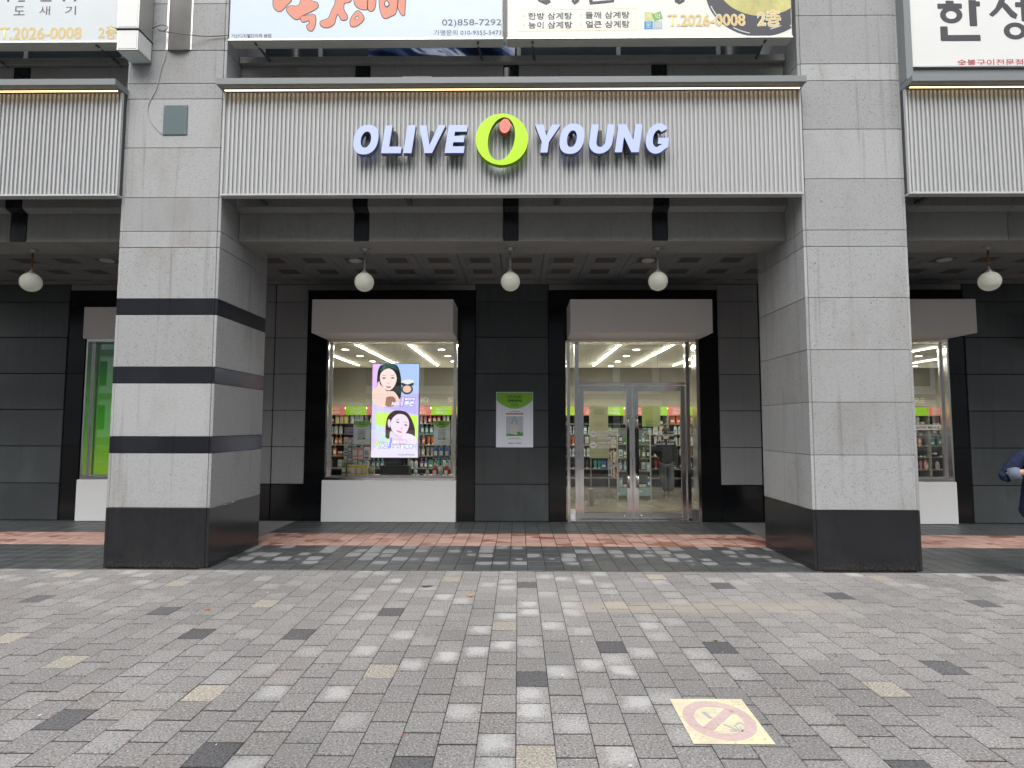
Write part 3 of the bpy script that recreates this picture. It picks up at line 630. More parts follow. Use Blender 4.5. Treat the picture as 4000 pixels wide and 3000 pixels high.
brush = [[(335, -150), (480, -150), (485, -10), (450, 40), (405, 88), (372, 88), (345, 60), (338, 10)],
         [(520, -150), (600, -150), (625, -5), (680, 25), (690, 62), (640, 95), (575, 125), (530, 158), (480, 128), (446, 80), (470, 52), (535, 50), (552, 0)],
         [(558, 140), (600, 128), (668, 124), (672, 200), (650, 246), (618, 236), (608, 205), (630, 188), (622, 165), (575, 178)],
         [(800, -150), (960, -150), (950, 10), (900, 30), (893, 80), (922, 132), (915, 160), (880, 162), (850, 115), (832, 150), (820, 195), (770, 222), (722, 208), (716, 175), (775, 150), (800, 90), (828, 10)],
         [(975, -150), (1060, -150), (1078, 60), (1060, 82), (1010, 70), (975, 20)], [(1090, -150), (1140, -150), (1142, 40), (1120, 92), (1090, 85), (1084, 40)],
         [(1170, -150), (1300, -150), (1308, 90), (1265, 135), (1215, 152), (1188, 110), (1175, 40)], [(1340, -150), (1384, -150), (1372, 80), (1370, 128), (1345, 120), (1318, 60), (1325, 10)]]
for bp in brush:
    pz = smooth_poly([(X(a), Z(b)) for a, b in bp], 3); flat('brush_outline', offset_poly(pz, .009), -.0990, M_inkg, c1, .0012); flat('brush_stroke', pz, -.1010, M_cor, c1, .001)
def brush_ring(o_, i_):
    m = MB(); po = smooth_poly([(X(a), Z(b)) for a, b in o_], 4); pi_ = smooth_poly([(X(a), Z(b)) for a, b in i_], 4)
    m2 = MB().ring(offset_poly(po, .009), offset_poly(pi_, -.007), -.1003, -.099); m2.build('brush_outline', M_inkg, c1, -wl(c1)); m.ring(po, pi_, -.102, -.1005).build('brush_stroke', M_cor, c1, -wl(c1))
brush_ring([(1005, 92), (1045, 128), (1050, 165), (1000, 210), (955, 212), (948, 170), (965, 130)], [(1003, 130), (1013, 142), (1014, 156), (1000, 162), (983, 163), (982, 152), (990, 140)])
flat('letter_hole', smooth_poly([(X(a), Z(b)) for a, b in ((1230, 10), (1250, 30), (1250, 55), (1230, 68), (1212, 50), (1212, 25))], 4), -.1022, M_ink, c1, .0008)
flat('letter_hole', smooth_poly([(X(a), Z(b)) for a, b in ((1230, 18), (1243, 33), (1243, 50), (1230, 58), (1219, 46), (1219, 28))], 4), -.1032, M_vb, c1, .0008)
c2 = signbox(-.138, 3.185, 6.10, M_vy, 'ivory sign box with black menu lettering and a bowl of soup')
X = lambda p: -.38 + .001756 * p
Z = lambda p: 6.577 - .001844 * p
for s_, a, b, c, d in (('한방 삼계탕', 280, 572, 132, 86), ('들깨 삼계탕', 660, 953, 128, 82), ('능이 삼계탕', 280, 572, 192, 146), ('얼큰 삼계탕', 662, 953, 189, 143)): text(s_, X(a), X(b), Z(c), Z(d), -.1005, M_ink, c2, .012)
for a, b in ((252, 105), (630, 102), (252, 167), (630, 163)): flat('bullet', ell(X(a), Z(b), .016, .016, 16), -.0988, M_pale, c2)
m = MB(); m.ring([(x, z) for x, z in [(X(207), Z(210)), (X(1002), Z(206)), (X(1002), Z(60)), (X(207), Z(65))]], [(X(210), Z(207)), (X(999), Z(203)), (X(999), Z(63)), (X(210), Z(68))], -.0995, -.0986); m.build('menu_border', M_pale, c2, -wl(c2))
for s_, a, b, c, d, m_ in (('예', 1053, 1108, 140, 88, plain('print_yellow_green', (.55, .60, .16), .5)), ('약', 1110, 1170, 146, 88, plain('print_green', (.20, .42, .10), .5)), ('문', 1050, 1107, 200, 148, plain('print_blue', (.05, .28, .52), .5)), ('의', 1110, 1168, 200, 148, plain('print_grey', (.42, .48, .52), .5))):
    pts = rect(X(a), X(b), Z(c), Z(d))
    if s_ == '약': pts = [(X(1103), Z(100)), (X(1160), Z(82)), (X(1173), Z(132)), (X(1116), Z(148))][::-1]
    flat('tag_square', pts, -.0988, m_, c2); text(s_, X(a + 12), X(b - 12), Z(c - 9), Z(d + 9), -.1012, M_vw, c2)
# bowl of soup, clipped to the sign's face
def clip(poly, x1, z0):
    def half(ps, f, it):
        out = []
        for i, p in enumerate(ps):
            q = ps[i - 1]
            if f(p) != f(q): out.append(it(q, p))
            if f(p): out.append(p)
        return out
    poly = half(poly, lambda p: p[0] <= x1, lambda q, p: (x1, q[1] + (p[1] - q[1]) * (x1 - q[0]) / (p[0] - q[0])))
    return half(poly, lambda p: p[1] >= z0, lambda q, p: (q[0] + (p[0] - q[0]) * (z0 - q[1]) / (p[1] - q[1]), z0))
bx, bz = X(1815), Z(-50); M_soup = plain('print_soup', (.50, .47, .16), .4, var=.35, grain=9); M_bowl = plain('print_bowl', (.045, .045, .055), .4)
cl = lambda p: clip(p, 3.169, 6.12)
flat('bowl_print', cl(ell(bx, bz, .625, .56, 72)), -.0988, M_bowl, c2); flat('soup_print', cl(ell(bx + .03, bz + .13, .53, .44, 64)), -.1004, M_soup, c2, .0008)
for dx, dz, rx, rz, ti in ((-.32, .02, .09, .045, .5), (-.12, -.10, .17, .075, .15), (.10, .02, .12, .06, -.5), (.22, -.05, .08, .05, .9), (-.2, .12, .12, .05, -.3), (.28, .1, .1, .06, .2), (0, .2, .14, .08, .1)):
    flat('soup_print', cl(ell(bx + dx, bz + dz + .09, rx, rz, 24, ti, 2.5)), -.1012, plain('print_chicken', (.66, .60, .30), .4, var=.2, grain=14), c2, .0006)
for a0, a1, rr in ((200, 228, .605), (238, 262, .595), (305, 330, .60), (282, 300, .54)):
    arc = [(bx + rr * math.cos(R(a)), bz + rr * .896 * math.sin(R(a))) for a in range(a0, a1, 4)]; arc += [(bx + (rr - .012) * math.cos(R(a)), bz + (rr - .012) * .896 * math.sin(R(a))) for a in range(a1 - 4, a0 - 1, -4)]
    pp = cl(arc)
    if len(pp) > 2: flat('rim_shine', pp, -.1000, M_vg, c2, .0006)
for a, b, c, d in ((1207, 1715, 182, 104), (1800, 1950, 192, 78)):
    s_ = 'T.2026-0008' if a == 1207 else '2층'
    text(s_, X(a - 4), X(b + 4), Z(c + 3), Z(d - 3), -.1022, M_vy, c2, .055 if a > 1300 else .02); text(s_, X(a), X(b), Z(c), Z(d), -.1032, M_gold, c2, .02)
for st in ([(315, -90), (345, 10), (400, 35), (430, 18), (425, 0), (360, 2), (340, -90)], [(560, -90), (570, 15), (590, 36), (620, 12), (640, -90), (612, -90), (590, 12)], [(680, -20), (690, 35), (850, 20), (862, -20), (838, -20), (832, 4), (710, 14), (705, -20)], [(1250, -80), (1255, 20), (1285, 38), (1320, 18), (1335, -80), (1310, -80), (1290, 15), (1275, -80)]): flat('big_letter', [(X(a), Z(b)) for a, b in st], -.0992, M_ink, c2)
sa = signbox(-9.6, -4.70, 6.085, M_vg, 'grey white sign box with gold phone number beyond the banded pillar')
X = lambda p: -6.148 + .001471 * p
Z = lambda p: 6.616 - .001532 * p
for s_, a, b in (('도', 118, 208), ('새', 325, 412), ('기', 535, 622)): text(s_, X(a), X(b), Z(124), Z(52), -.1005, M_inkg, sa)
text('T.2026-0008', X(15), X(678), Z(320), Z(222), -.1005, M_gold, sa, .018); text('2층', X(815), X(962), Z(322), Z(212), -.1005, M_gold, sa, .018)
for a, b in ((60, 75), (150, 205), (330, 420), (510, 530), (600, 620)): flat('letter_end', rect(X(a), X(b), Z(14), Z(-60)) if b - a < 40 else rect(X(a), X(b), Z(14), Z(4)), -.0990, M_inkg, sa)
def hangul(t):
    q = lambda pts, y=-.0988: flat('letter_stroke', [(X(a), Z(b)) for a, b in pts][::-1], y, M_ink, t)
    R_ = lambda a, b, c, d: [(a, b + 4), (a + 4, b), (c - 5, b), (c, b + 5), (c, d - 5), (c - 4, d), (a + 5, d), (a, d - 5)]
    def ring_(cx, cy, rx, ry, tx, ty): MB().ring(ell(X(cx), Z(cy), rx * .001426, ry * .001508, 40), ell(X(cx), Z(cy), (rx - tx) * .001426, (ry - ty) * .001508, 40), -.1003, -.0988).build('letter_stroke', M_ink, t, -wl(t))
    q(R_(1440, 14, 1505, 44)); q(R_(1372, 38, 1570, 80), -.0992); ring_(1480, 130, 90, 68, 46, 36); q(R_(1625, 10, 1685, 222)); q(R_(1675, 22, 1716, 62), -.0992); q(R_(1385, 222, 1445, 338)); q(R_(1388, 292, 1706, 340), -.0992)
    q([(1872, 10), (1925, 2), (1905, 60), (1850, 120), (1812, 148), (1785, 128), (1840, 75)]); q([(1900, 18), (1940, 50), (1975, 95), (2015, 130), (2000, 165), (1960, 150), (1900, 75)], -.0992); q(R_(2045, -12, 2108, 186)); q(R_(2000, 30, 2050, 70), -.0992); ring_(1988, 262, 92, 68, 46, 34)
sd_ = signbox(4.535, 9.6, 5.735, M_vw, 'white sign box with huge black letters above the plain pillar bay', 7.5, .05)
B('dark_surround', M_gray, sd_, 4.452, 4.53, -.13, .08, 5.57, 7.5, .003); B('dark_surround', M_gray, sd_, 4.531, 9.6, -.07, .06, 5.57, 5.73, .003)
X = lambda p: 2.909 + .001426 * p
Z = lambda p: 6.555 - .001508 * p
hangul(sd_)
text('숯불구이전문점', X(1510), X(2035), Z(541), Z(487), -.1005, M_redp, sd_, .008)
# projecting blade sign on the banded pillar
bl = empty('blade_sign', (-4.49, -.13, 5.88)); tag(bl, 'white projecting box sign on steel bracket high on the banded pillar', 'sign')
B('upper_case', M_alu, bl, -4.618, -4.365, -.262, -.012, 6.14, 7.6, .004); B('upper_face', M_vw, bl, -4.605, -4.378, -.2665, -.2625, 6.155, 7.55)
B('lower_case', M_alu, bl, -4.611, -4.366, -.258, -.004, 5.88, 6.125, .005); B('lower_face', M_vw, bl, -4.597, -4.38, -.2625, -.2585, 5.897, 6.11); B('side_face', M_vw, bl, -4.3655, -4.3618, -.24, -.03, 5.897, 6.11); B('rain_lip', M_dgray, bl, -4.624, -4.358, -.272, -.004, 6.126, 6.139)
B('bottom_face', M_vg, bl, -4.595, -4.382, -.245, -.02, 5.8765, 5.8798)
du = empty('steel_duct', (-4.045, -.03, 6.05)); tag(du, 'shiny stainless half round duct running up the banded pillar', 'duct')
MB().add([(x, y, z) for z in (6.05, 7.9) for x, y in [(-4.18 + .27 * k / 10, -.004 - .075 * math.sin(math.pi * k / 10) ** .6) for k in range(11)]], [(i, i + 1, 12 + i, 11 + i) for i in range(10)] + [tuple(range(10, -1, -1))]).build('shell', plain('pale_steel_sheet', (.68, .66, .62), .25, .1, var=.12, grain=4), du, -wl(du), True)
for x in (-4.186, -3.912): B('flange', M_alu, du, x - .018, x + .018, -.006, -.002, 6.05, 7.9)
pt = empty('access_plate', (-4.05, -.01, 5.0)); tag(pt, 'dark teal square cover plate screwed onto the banded pillar', 'plate')
B('plate', plain('teal_plate', (.085, .125, .13), .5, var=.12), pt, -4.19, -3.907, -.012, -.003, 5.003, 5.363, .002)
for x in (-4.175, -3.922):
    for z in (5.02, 5.345): MB().tube([(x, -.016, z), (x, -.011, z)], .005, 8).build('screw', M_lampm, pt, -wl(pt))
def wire(pts, r, m, label):
    P_ = [Vector(p) for p in pts]; out = []
    for i in range(len(P_) - 1):
        p0, p1, p2, p3 = P_[max(i - 1, 0)], P_[i], P_[i + 1], P_[min(i + 2, len(P_) - 1)]
        for j in range(6):
            t = j / 6; out.append(.5 * (2 * p1 + (p2 - p0) * t + (2 * p0 - 5 * p1 + 4 * p2 - p3) * t * t + (3 * p1 - p0 - 3 * p2 + p3) * t ** 3))
    out.append(P_[-1]); b = out[0]; return tag(MB().tube([p - b for p in out], r, 6).build('cable', m, loc=b, smooth=True), label, 'cable')
wire([(-4.2, -.008, 6.03), (-4.21, -.010, 5.93), (-4.24, -.012, 5.84), (-4.26, -.010, 5.72), (-4.30, -.008, 5.55), (-4.37, -.008, 5.40), (-4.385, -.008, 5.30), (-4.34, -.008, 5.17), (-4.20, -.010, 5.01)], .0042, M_cablew, 'thin pale cable hanging from the steel duct to the teal plate')
wire([(-4.36, -.03, 6.30), (-4.25, -.05, 6.33), (-4.13, -.10, 6.27), (-4.18, -.10, 6.22), (-4.28, -.06, 6.28), (-4.20, -.10, 6.22), (-3.95, -.10, 6.18), (-3.70, -.03, 6.20), (-3.42, -.02, 6.22)], .0055, M_cable, 'dark looped cable running from the blade sign across the steel duct')
# ------------------------------------------------------------------ shop interior
M_floor = plain('shop_floor_tile', (.25, .235, .20), .2, var=.05, grain=6); M_sc = plain('shop_ceiling_paint', (.80, .78, .72), .8, var=.02); M_sw = plain('shop_wall_paint', (.15, .145, .125), .8, var=.03); M_shelf = plain('shelf_white', (.30, .29, .265), .5, var=.03); M_sback = plain('shelf_back', (.035, .033, .03), .7)
tag(MB().box(-5.4, 12.2, 3.41, 8.1, -.011, .010).build('shop_floor', M_floor), kind='structure')
tag(MB().box(-5.4, 12.2, 3.345, 8.1, 3.052, 3.12).build('shop_ceiling', M_sc), kind='structure')
tag(MB().box(-5.4, 12.2, 8.0, 8.15, .012, 3.05).build('shop_back_wall', M_sw), kind='structure')
tag(MB().box(-13, -5.46, 5.4, 5.5, .0, 3.2).build('neighbour_back_wall', M_sw), kind='structure'); tag(MB().box(-13, -5.46, 3.345, 5.4, 3.06, 3.16).build('neighbour_ceiling', M_sc), kind='structure'); tag(MB().box(-13.1, -13, 3.345, 5.5, 0, 3.16).build('neighbour_side_wall', M_sw), kind='structure')
for x in (-5.45, 12.2): tag(MB().box(x, x + .05, 3.345, 8.0, .012, 3.05).build('shop_side_wall', M_sw), kind='structure')
for i, x in enumerate((-3.85, -2.9, -1.95, -1.0, -.05, .88, 1.805, 2.75, 3.72, 4.66, 6.2, 7.6, 9.0, 10.2)):
    t = tag(empty('strip_light', (x, 5.5, 3.05)), 'lit linear ceiling light inside the shop, number %s from the green window side' % ('first second third fourth fifth sixth seventh eighth ninth tenth eleventh twelfth thirteenth fourteenth'.split()[i]), 'ceiling light', 'linear lights on the shop ceiling')
    B('housing', M_shelf, t, x - .022, x + .022, 3.68, 7.32, 3.036, 3.0515); B('diffuser', M_strip, t, x - .017, x + .017, 3.70, 7.30, 3.026, 3.0355)
dlm = MB().lathe([(.001, -.006), (.066, -.006), (.07, .0)], 20).mesh('lens', M_down); dlr = MB().lathe([(.068, -.004), (.075, -.012), (.09, -.01), (.092, 0)], 20).mesh('rim', M_shelf)
for i, x in enumerate((-3.32, -1.475, .4, 2.25, 4.15, 8.3, 9.6)):
    for j, y in enumerate((4.45, 5.47, 6.5, 7.5)):
        t = tag(empty('shop_downlight', (x, y, 3.05)), 'small lit round shop downlight %s, %s from the glass' % (('nearest the banded pillar', 'above the right edge of the screen', 'hidden behind the poster pier', 'above the gondola end', 'above the shopper', 'beyond the plain pillar', 'farthest beyond the plain pillar')[i], ('first', 'second', 'third', 'fourth')[j]), 'downlight', 'lit downlights in the shop'); link('lens', dlm, t); link('rim', dlr, t)
# wall shelving with banners
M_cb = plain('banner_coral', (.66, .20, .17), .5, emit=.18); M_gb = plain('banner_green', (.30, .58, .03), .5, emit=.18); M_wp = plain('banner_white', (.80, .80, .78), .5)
SH = (.33, .55, .85, 1.12, 1.386, 1.64)
UW = 1.05
for i in range(16):
    x0 = -4.765 + i * UW; x1 = x0 + UW - .006; nth = 'first second third fourth fifth sixth seventh eighth ninth tenth eleventh twelfth thirteenth fourteenth fifteenth sixteenth'.split()[i]
    t = tag(empty('wall_shelf', ((x0 + x1) / 2, 7.8, 0)), 'tall white shelf unit with opening banners on the back wall, %s from the end' % nth, 'shelf', 'shelf units along the back wall')
    B('back_panel', M_sback, t, x0, x1, 7.955, 7.985, .012, 1.84); 
    for xa in (x0, x1 - .02): B('upright', M_shelf, t, xa, xa + .02, 7.58, 7.953, .012, 1.84)
    B('kickplate', M_shelf, t, x0 + .021, x1 - .021, 7.60, 7.953, .012, .10)
    for z in SH: B('shelf_board', M_shelf, t, x0 + .021, x1 - .021, 7.585, 7.953, z - .014, z, .001)
    for z in SH: B('price_rail', M_shelf, t, x0 + .021, x1 - .021, 7.577, 7.584, z - .018, z - .001)
    B('cove_light', M_cove, t, x0 + .03, x1 - .03, 7.80, 7.84, 2.01, 2.03)
    B('top_board', M_shelf, t, x0, x1, 7.60, 7.985, 1.841, 1.86)
    for k in range(2):
        xa = x0 + k * .525 + .006; m = M_cb if k == 0 else M_gb
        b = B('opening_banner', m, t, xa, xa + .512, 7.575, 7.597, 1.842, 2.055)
        if x0 < -.9 or 1.2 < x0 < 4.6 or 9 < x0 < 10.8:
            text('GRAND', xa + .12, xa + .38, 1.955, 2.025, 7.5735, M_wp, b); text('OPENING', xa + .10, xa + .40, 1.87, 1.94, 7.5735, M_wp, b, .03)
wt = tag(empty('wall_lettering', (-2.2, 7.99, 2.16)), 'pale raised category lettering on the shop back wall', 'lettering')
for s_, a, b in (('FOOD', -2.83, -2.26), ('SU', -1.78, -1.48), ('CARE', 9.55, 10.15)): text(s_, a, b, 2.17, 2.30, 7.995, plain('wall_letter', (.34, .33, .29), .6), wt, .02)
# products
PC = {'orange': (.66, .17, .02), 'yellow': (.78, .55, .06), 'white': (.74, .74, .71), 'cream': (.72, .64, .46), 'pink': (.72, .30, .34), 'red': (.50, .04, .035), 'teal': (.05, .30, .30), 'green': (.10, .30, .08), 'blue': (.06, .16, .42), 'sky blue': (.28, .50, .66), 'brown': (.20, .11, .06), 'black': (.03, .03, .035), 'purple': (.22, .10, .32), 'grey': (.36, .36, .36)}
PMAT = {k: plain('product_' + k.replace(' ', '_'), v, .4, var=.05) for k, v in PC.items()}; M_lab = PMAT['white']; M_blackp = PMAT['black']
def prod_mesh(kind, col):
    m = PMAT[col]; k = MB(); dark = col not in ('white', 'cream')
    if kind == 'bottle': k.lathe([(.026, 0), (.03, .006), (.03, .10), (.024, .125), (.011, .135), (.011, .145)], 12).lathe([(.0125, .145), (.0125, .17), (.009, .172)], 12, mi=1); k.box(-.02, .02, -.0312, -.029, .03, .085, mi=2)
    elif kind == 'pump_bottle': k.lathe([(.028, 0), (.031, .006), (.031, .12), (.02, .132), (.009, .136), (.009, .15)], 12).lathe([(.012, .15), (.012, .162), (.004, .163), (.004, .18)], 10, mi=1).box(-.004, .004, -.032, .006, .178, .188, mi=1); k.box(-.02, .02, -.0322, -.030, .035, .10, mi=2)
    elif kind == 'box': k.box(-.032, .032, -.022, .022, 0, .145, .002); k.box(-.024, .024, -.0236, -.0225, .05, .11, mi=2); k.box(-.026, .026, -.0236, -.0225, .012, .03, mi=1)
    elif kind == 'jar': k.lathe([(.034, 0), (.037, .005), (.037, .04), (.03, .046)], 14).lathe([(.038, .046), (.038, .07), (.034, .073)], 14, mi=1)
    elif kind == 'tube': k.lathe([(.018, 0), (.019, .022), (.0192, .023)], 10, mi=1); k.add([(.022 * c, .014 * s, .024) for c, s in ((1, 0), (.7, .7), (0, 1), (-.7, .7), (-1, 0), (-.7, -.7), (0, -1), (.7, -.7))] + [(.027 * c, .003 * s, .15) for c, s in ((1, 0), (.7, .7), (0, 1), (-.7, .7), (-1, 0), (-.7, -.7), (0, -1), (.7, -.7))], [(i, (i + 1) % 8, 8 + (i + 1) % 8, 8 + i) for i in range(8)] + [tuple(range(8, 16))])
    elif kind == 'pouch': k.add([(-.045, -.02, 0), (.045, -.02, 0), (.045, .02, 0), (-.045, .02, 0), (-.042, -.014, .07), (.042, -.014, .07), (.042, .014, .07), (-.042, .014, .07), (-.045, -.002, .15), (.045, -.002, .15), (.045, .002, .15), (-.045, .002, .15)], [(0, 1, 5, 4), (1, 2, 6, 5), (2, 3, 7, 6), (3, 0, 4, 7), (4, 5, 9, 8), (5, 6, 10, 9), (6, 7, 11, 10), (7, 4, 8, 11), (8, 9, 10, 11), (0, 3, 2, 1)]); k.box(-.028, .028, -.0215, -.0175, .03, .065, mi=2)
    return k.mesh(kind, [m, M_lab if dark else M_blackp, M_lab if dark else PMAT['sky blue']])
PMESH = {}; PRODS = []
def product(kind, col, loc, where, rz=0., sc_=1.):
    key = (kind, col)
    if key not in PMESH: PMESH[key] = prod_mesh(kind, col)
    o = link(kind if kind not in ('box', 'tube', 'pouch') else 'product_' + kind, PMESH[key], None, loc, (0, 0, rz)); o.scale = (sc_,) * 3
    PRODS.append(o); where = where.replace('on the ', 'on ').replace('behind the ', 'behind ')
    return tag(o, '%s %s %s' % (col, {'box': 'carton', 'pump_bottle': 'pump bottle', 'tube': 'squeeze tube', 'pouch': 'refill pouch'}.get(kind, kind), where), 'product', 'products ' + where)
rp = random.Random(21); KW = {'bottle': .068, 'pump_bottle': .072, 'box': .074, 'jar': .084, 'tube': .062, 'pouch': .10}
shelf_words = ('lowest', 'second', 'third', 'fourth', 'fifth', 'topmost')
PAL = {0: ['green', 'white', 'purple', 'black', 'grey'], 1: ['teal', 'white', 'purple', 'grey', 'cream', 'black'], 2: ['red', 'orange', 'white', 'grey', 'brown'], 3: ['orange', 'brown', 'cream', 'white', 'red'], 4: ['white', 'teal', 'grey', 'cream', 'sky blue'], 5: ['yellow', 'white', 'orange', 'red', 'pink', 'cream']}
def fill(xa, xb, rows_, area, pal=None, dens=1.):
    for r_ in rows_:
        x = xa
        while x < xb:
            kd = rp.choice(('bottle', 'bottle', 'box', 'box', 'pump_bottle', 'jar', 'tube', 'pouch')); col = rp.choice((pal or PAL)[r_]); n = rp.randint(1, 3)
            for _ in range(n):
                if x > xb: break
                fx = ((x + 4.765) % UW)
                if .05 < fx < UW - .06 and rp.random() < dens: product(kd, col, (x, 7.65 + rp.uniform(0, .03), SH[r_] + .001), 'on the %s shelf of bay %s %s' % (shelf_words[r_], 'one two three four five six seven eight nine ten eleven twelve thirteen fourteen fifteen sixteen'.split()[int((x + 4.765) / UW)], area), rp.uniform(-.2, .2), 1.4)
                x += KW[kd] * 1.4 + .012
            x += rp.uniform(.0, .03)
fill(-4.72, -1.32, (1, 2, 3, 4, 5), 'behind the display window', None, .97)
fill(1.25, 3.3, (1, 2, 3, 4), 'far behind the gondola', {1: ['blue', 'black', 'white', 'teal'], 2: ['white', 'brown', 'red'], 3: ['cream', 'orange', 'white'], 4: ['green', 'teal', 'white']}, .9)
fill(3.35, 4.25, (1, 2, 3, 4, 5), 'behind the glass door', {1: ['purple', 'black', 'red'], 2: ['white', 'cream', 'orange'], 3: ['cream', 'orange', 'white'], 4: ['orange', 'white', 'cream'], 5: ['orange', 'white', 'orange']})
fill(9.5, 10.25, (1, 2, 3, 4, 5), 'beyond the plain pillar', {1: ['orange', 'pink', 'cream'], 2: ['cream', 'black', 'yellow'], 3: ['cream', 'teal', 'orange'], 4: ['red', 'brown', 'red'], 5: ['yellow', 'brown', 'cream']})
bm_ = tag(empty('category_sign', (9.9, 7.55, 1.53)), 'white category sign reading BASE MAKE on the shelf beyond the plain pillar', 'sign'); B('board', M_wp, bm_, 9.55, 10.2, 7.55, 7.56, 1.50, 1.63); text('BASE MAKE', 9.6, 10.15, 1.535, 1.595, 7.5485, PMAT['purple'], bm_, .01)
# gondola behind the door
go = tag(empty('gondola', (2.48, 6.7, 0)), 'white double sided gondola with end cap shelves behind the glass door', 'shelf'); M_gl = plain('gondola_frame', (.46, .50, .47), .4)
B('core_panel', M_sback, go, 2.45, 2.51, 6.30, 7.25, .012, 1.5); B('end_panel', plain('end_cap_back', (.16, .19, .19), .5), go, 2.16, 2.84, 6.27, 6.295, .012, 1.53)
for x in (2.13, 2.835): B('post', M_gl, go, x, x + .025, 6.03, 6.055, .012, 1.54); B('post', M_gl, go, x, x + .025, 7.26, 7.285, .012, 1.54)
for z in (.10, .283, .619, .897, 1.2): B('end_shelf', M_shelf, go, 2.157, 2.833, 6.03, 6.268, z - .02, z, .001)
for z in (.12, .45, .78, 1.11, 1.40):
    for xa, xb in ((2.13, 2.448), (2.512, 2.86)): B('side_shelf', M_shelf, go, xa, xb, 6.30, 7.25, z - .02, z, .001)
B('base', M_shelf, go, 2.14, 2.85, 6.06, 7.25, .012, .078); B('footer_card', plain('footer_card', (.30, .46, .50), .5), go, 2.17, 2.82, 6.022, 6.028, .10, .265); B('top_board', M_dark, go, 2.02, 2.92, 6.02, 6.06, 1.545, 1.625)
dashes(go, 2.35, 2.66, .17, .04, 6.022, M_wp)
def fill_g(xs, y, z, cols, where, kinds=('bottle', 'box', 'jar', 'tube', 'pump_bottle')):
    for x in xs: product(rp.choice(kinds), rp.choice(cols), (x, y + rp.uniform(-.01, .03), z + .001), where, rp.uniform(-.2, .2), 1.25)
xs = [2.215 + .099 * i for i in range(7)]
for z, cols, w in ((.10, ['blue', 'teal', 'white'], 'lowest'), (1.2, ['green', 'black', 'grey', 'teal'], 'highest'), (.283, ['blue', 'sky blue', 'white'], 'low'), (.619, ['blue', 'black', 'sky blue', 'cream'], 'middle'), (.897, ['black', 'white', 'teal', 'green'], 'upper')): fill_g(xs, 6.08, z, cols, 'on the %s end cap shelf of the gondola' % w)
for z, w in ((.45, 'low'), (.78, 'middle'), (1.11, 'upper')):
    for i in range(8): product(rp.choice(('pouch', 'box', 'bottle')), rp.choice(['orange', 'red', 'cream', 'yellow', 'white', 'brown']), (2.20, 6.37 + .11 * i, z + .001), 'on the %s side shelf of the gondola' % w, R(-90), 1.5)
for i in range(7): product('box', rp.choice(['teal', 'orange', 'white', 'yellow', 'black']), (2.2, 6.4 + .12 * i, 1.401), 'along the top side shelf of the gondola', R(-90))
hp = tag(empty('hanging_poster', (2.64, 5.0, 1.58)), 'pale lime opening poster hanging inside behind the door', 'poster'); M_pl = plain('pale_lime_card', (.46, .56, .20), .6); B('sheet', M_pl, hp, 2.46, 2.82, 5.0, 5.006, 1.578, 1.982); text('GRAND', 2.52, 2.79, 1.64, 1.70, 4.9985, plain('olive_print', (.26, .32, .10), .6), hp); text('OPENING', 2.54, 2.79, 1.595, 1.63, 4.9985, plain('olive_print', (.26, .32, .10), .6), hp, .02)
for x in (2.5, 2.78): MB().tube([(x, 5.003, 1.98), (x, 5.003, 3.05)], .0025, 5).build('wire', M_cable, hp, -wl(hp))
fb = tag(empty('banner_stand', (1.6, 5.0, 0)), 'cream standing banner with weighted base behind the left door leaf', 'banner'); B('sheet', plain('cream_card', (.52, .52, .36), .6), fb, 1.41, 1.785, 5.0, 5.008, .95, 1.975); MB().tube([(1.44, 5.03, .3), (1.44, 5.03, 2.0)], .012, 8).build('pole', M_alu, fb, -wl(fb)); B('base', M_shelf, fb, 1.39, 1.49, 4.96, 5.10, .011, .36, .01)
text('GRAND', 1.50, 1.70, 1.87, 1.91, 4.9985, plain('olive_print', (.26, .32, .10), .6), fb); text('OPENING', 1.50, 1.70, 1.82, 1.855, 4.9985, plain('olive_print', (.26, .32, .10), .6), fb, .02)
# window display: plinth, screen, stands
pn = tag(empty('window_plinth', (-2.15, 3.75, 0)), 'low white display plinth standing inside the display window', 'plinth'); B('top', M_shelf, pn, -3.16, -1.10, 3.36, 4.2, .67, .70, .002); B('body', M_sback, pn, -3.12, -1.14, 3.40, 4.16, .012, .669)
sn = empty('advertising_screen', (-2.13, 3.5, .7)); tag(sn, 'bright upright advertising screen with two portraits inside the display window', 'screen')
B('stand', M_dark, sn, -2.28, -1.98, 3.50, 3.56, .90, 1.06); B('foot', M_dark, sn, -2.38, -1.88, 3.44, 3.62, .7005, .90, .01); B('bezel', M_gray, sn, -2.545, -1.715, 3.44, 3.50, 1.03, 2.672, .004)
SX, SZ, SW, SHt = -2.534, 1.043, .808, 1.617
SC = {}
def scr(col, st=.70):
    k = tuple(round(c, 3) for c in col)
    if k not in SC:
        g = G('screen_%02d' % len(SC)); g.set(col=(.02, .02, .02, 1), emit=(*col, 1), es=st, rough=.15); SC[k] = g.m
    return SC[k]
def s_(pts, col, lay, name='print', k=5): 
    q = [(SX + (x - 218) / 742 * SW, SZ + (1602 - y) / 1512 * SHt) for x, y in pts]
    if k: q = smooth_poly(q, k)
    q = [(min(max(x, SX), SX + SW), min(max(z, SZ), SZ + SHt)) for x, z in q]
    return flat('printed_' + name, q, 3.4385 - lay * .0012, scr(col), sn, .0009)
r4 = lambda a, b, c, d: [(a, b), (c, b), (c, d), (a, d)][::-1]
s_(r4(218, 90, 960, 1602), (.52, .46, .92), 0, 'backdrop', 0); s_([(600, 90), (960, 90), (960, 560), (600, 640)][::-1], (.42, .56, .95), 1, 'backdrop', 0); s_([(218, 90), (330, 90), (290, 420), (218, 520)][::-1], (.80, .50, .90), 1, 'backdrop', 0)
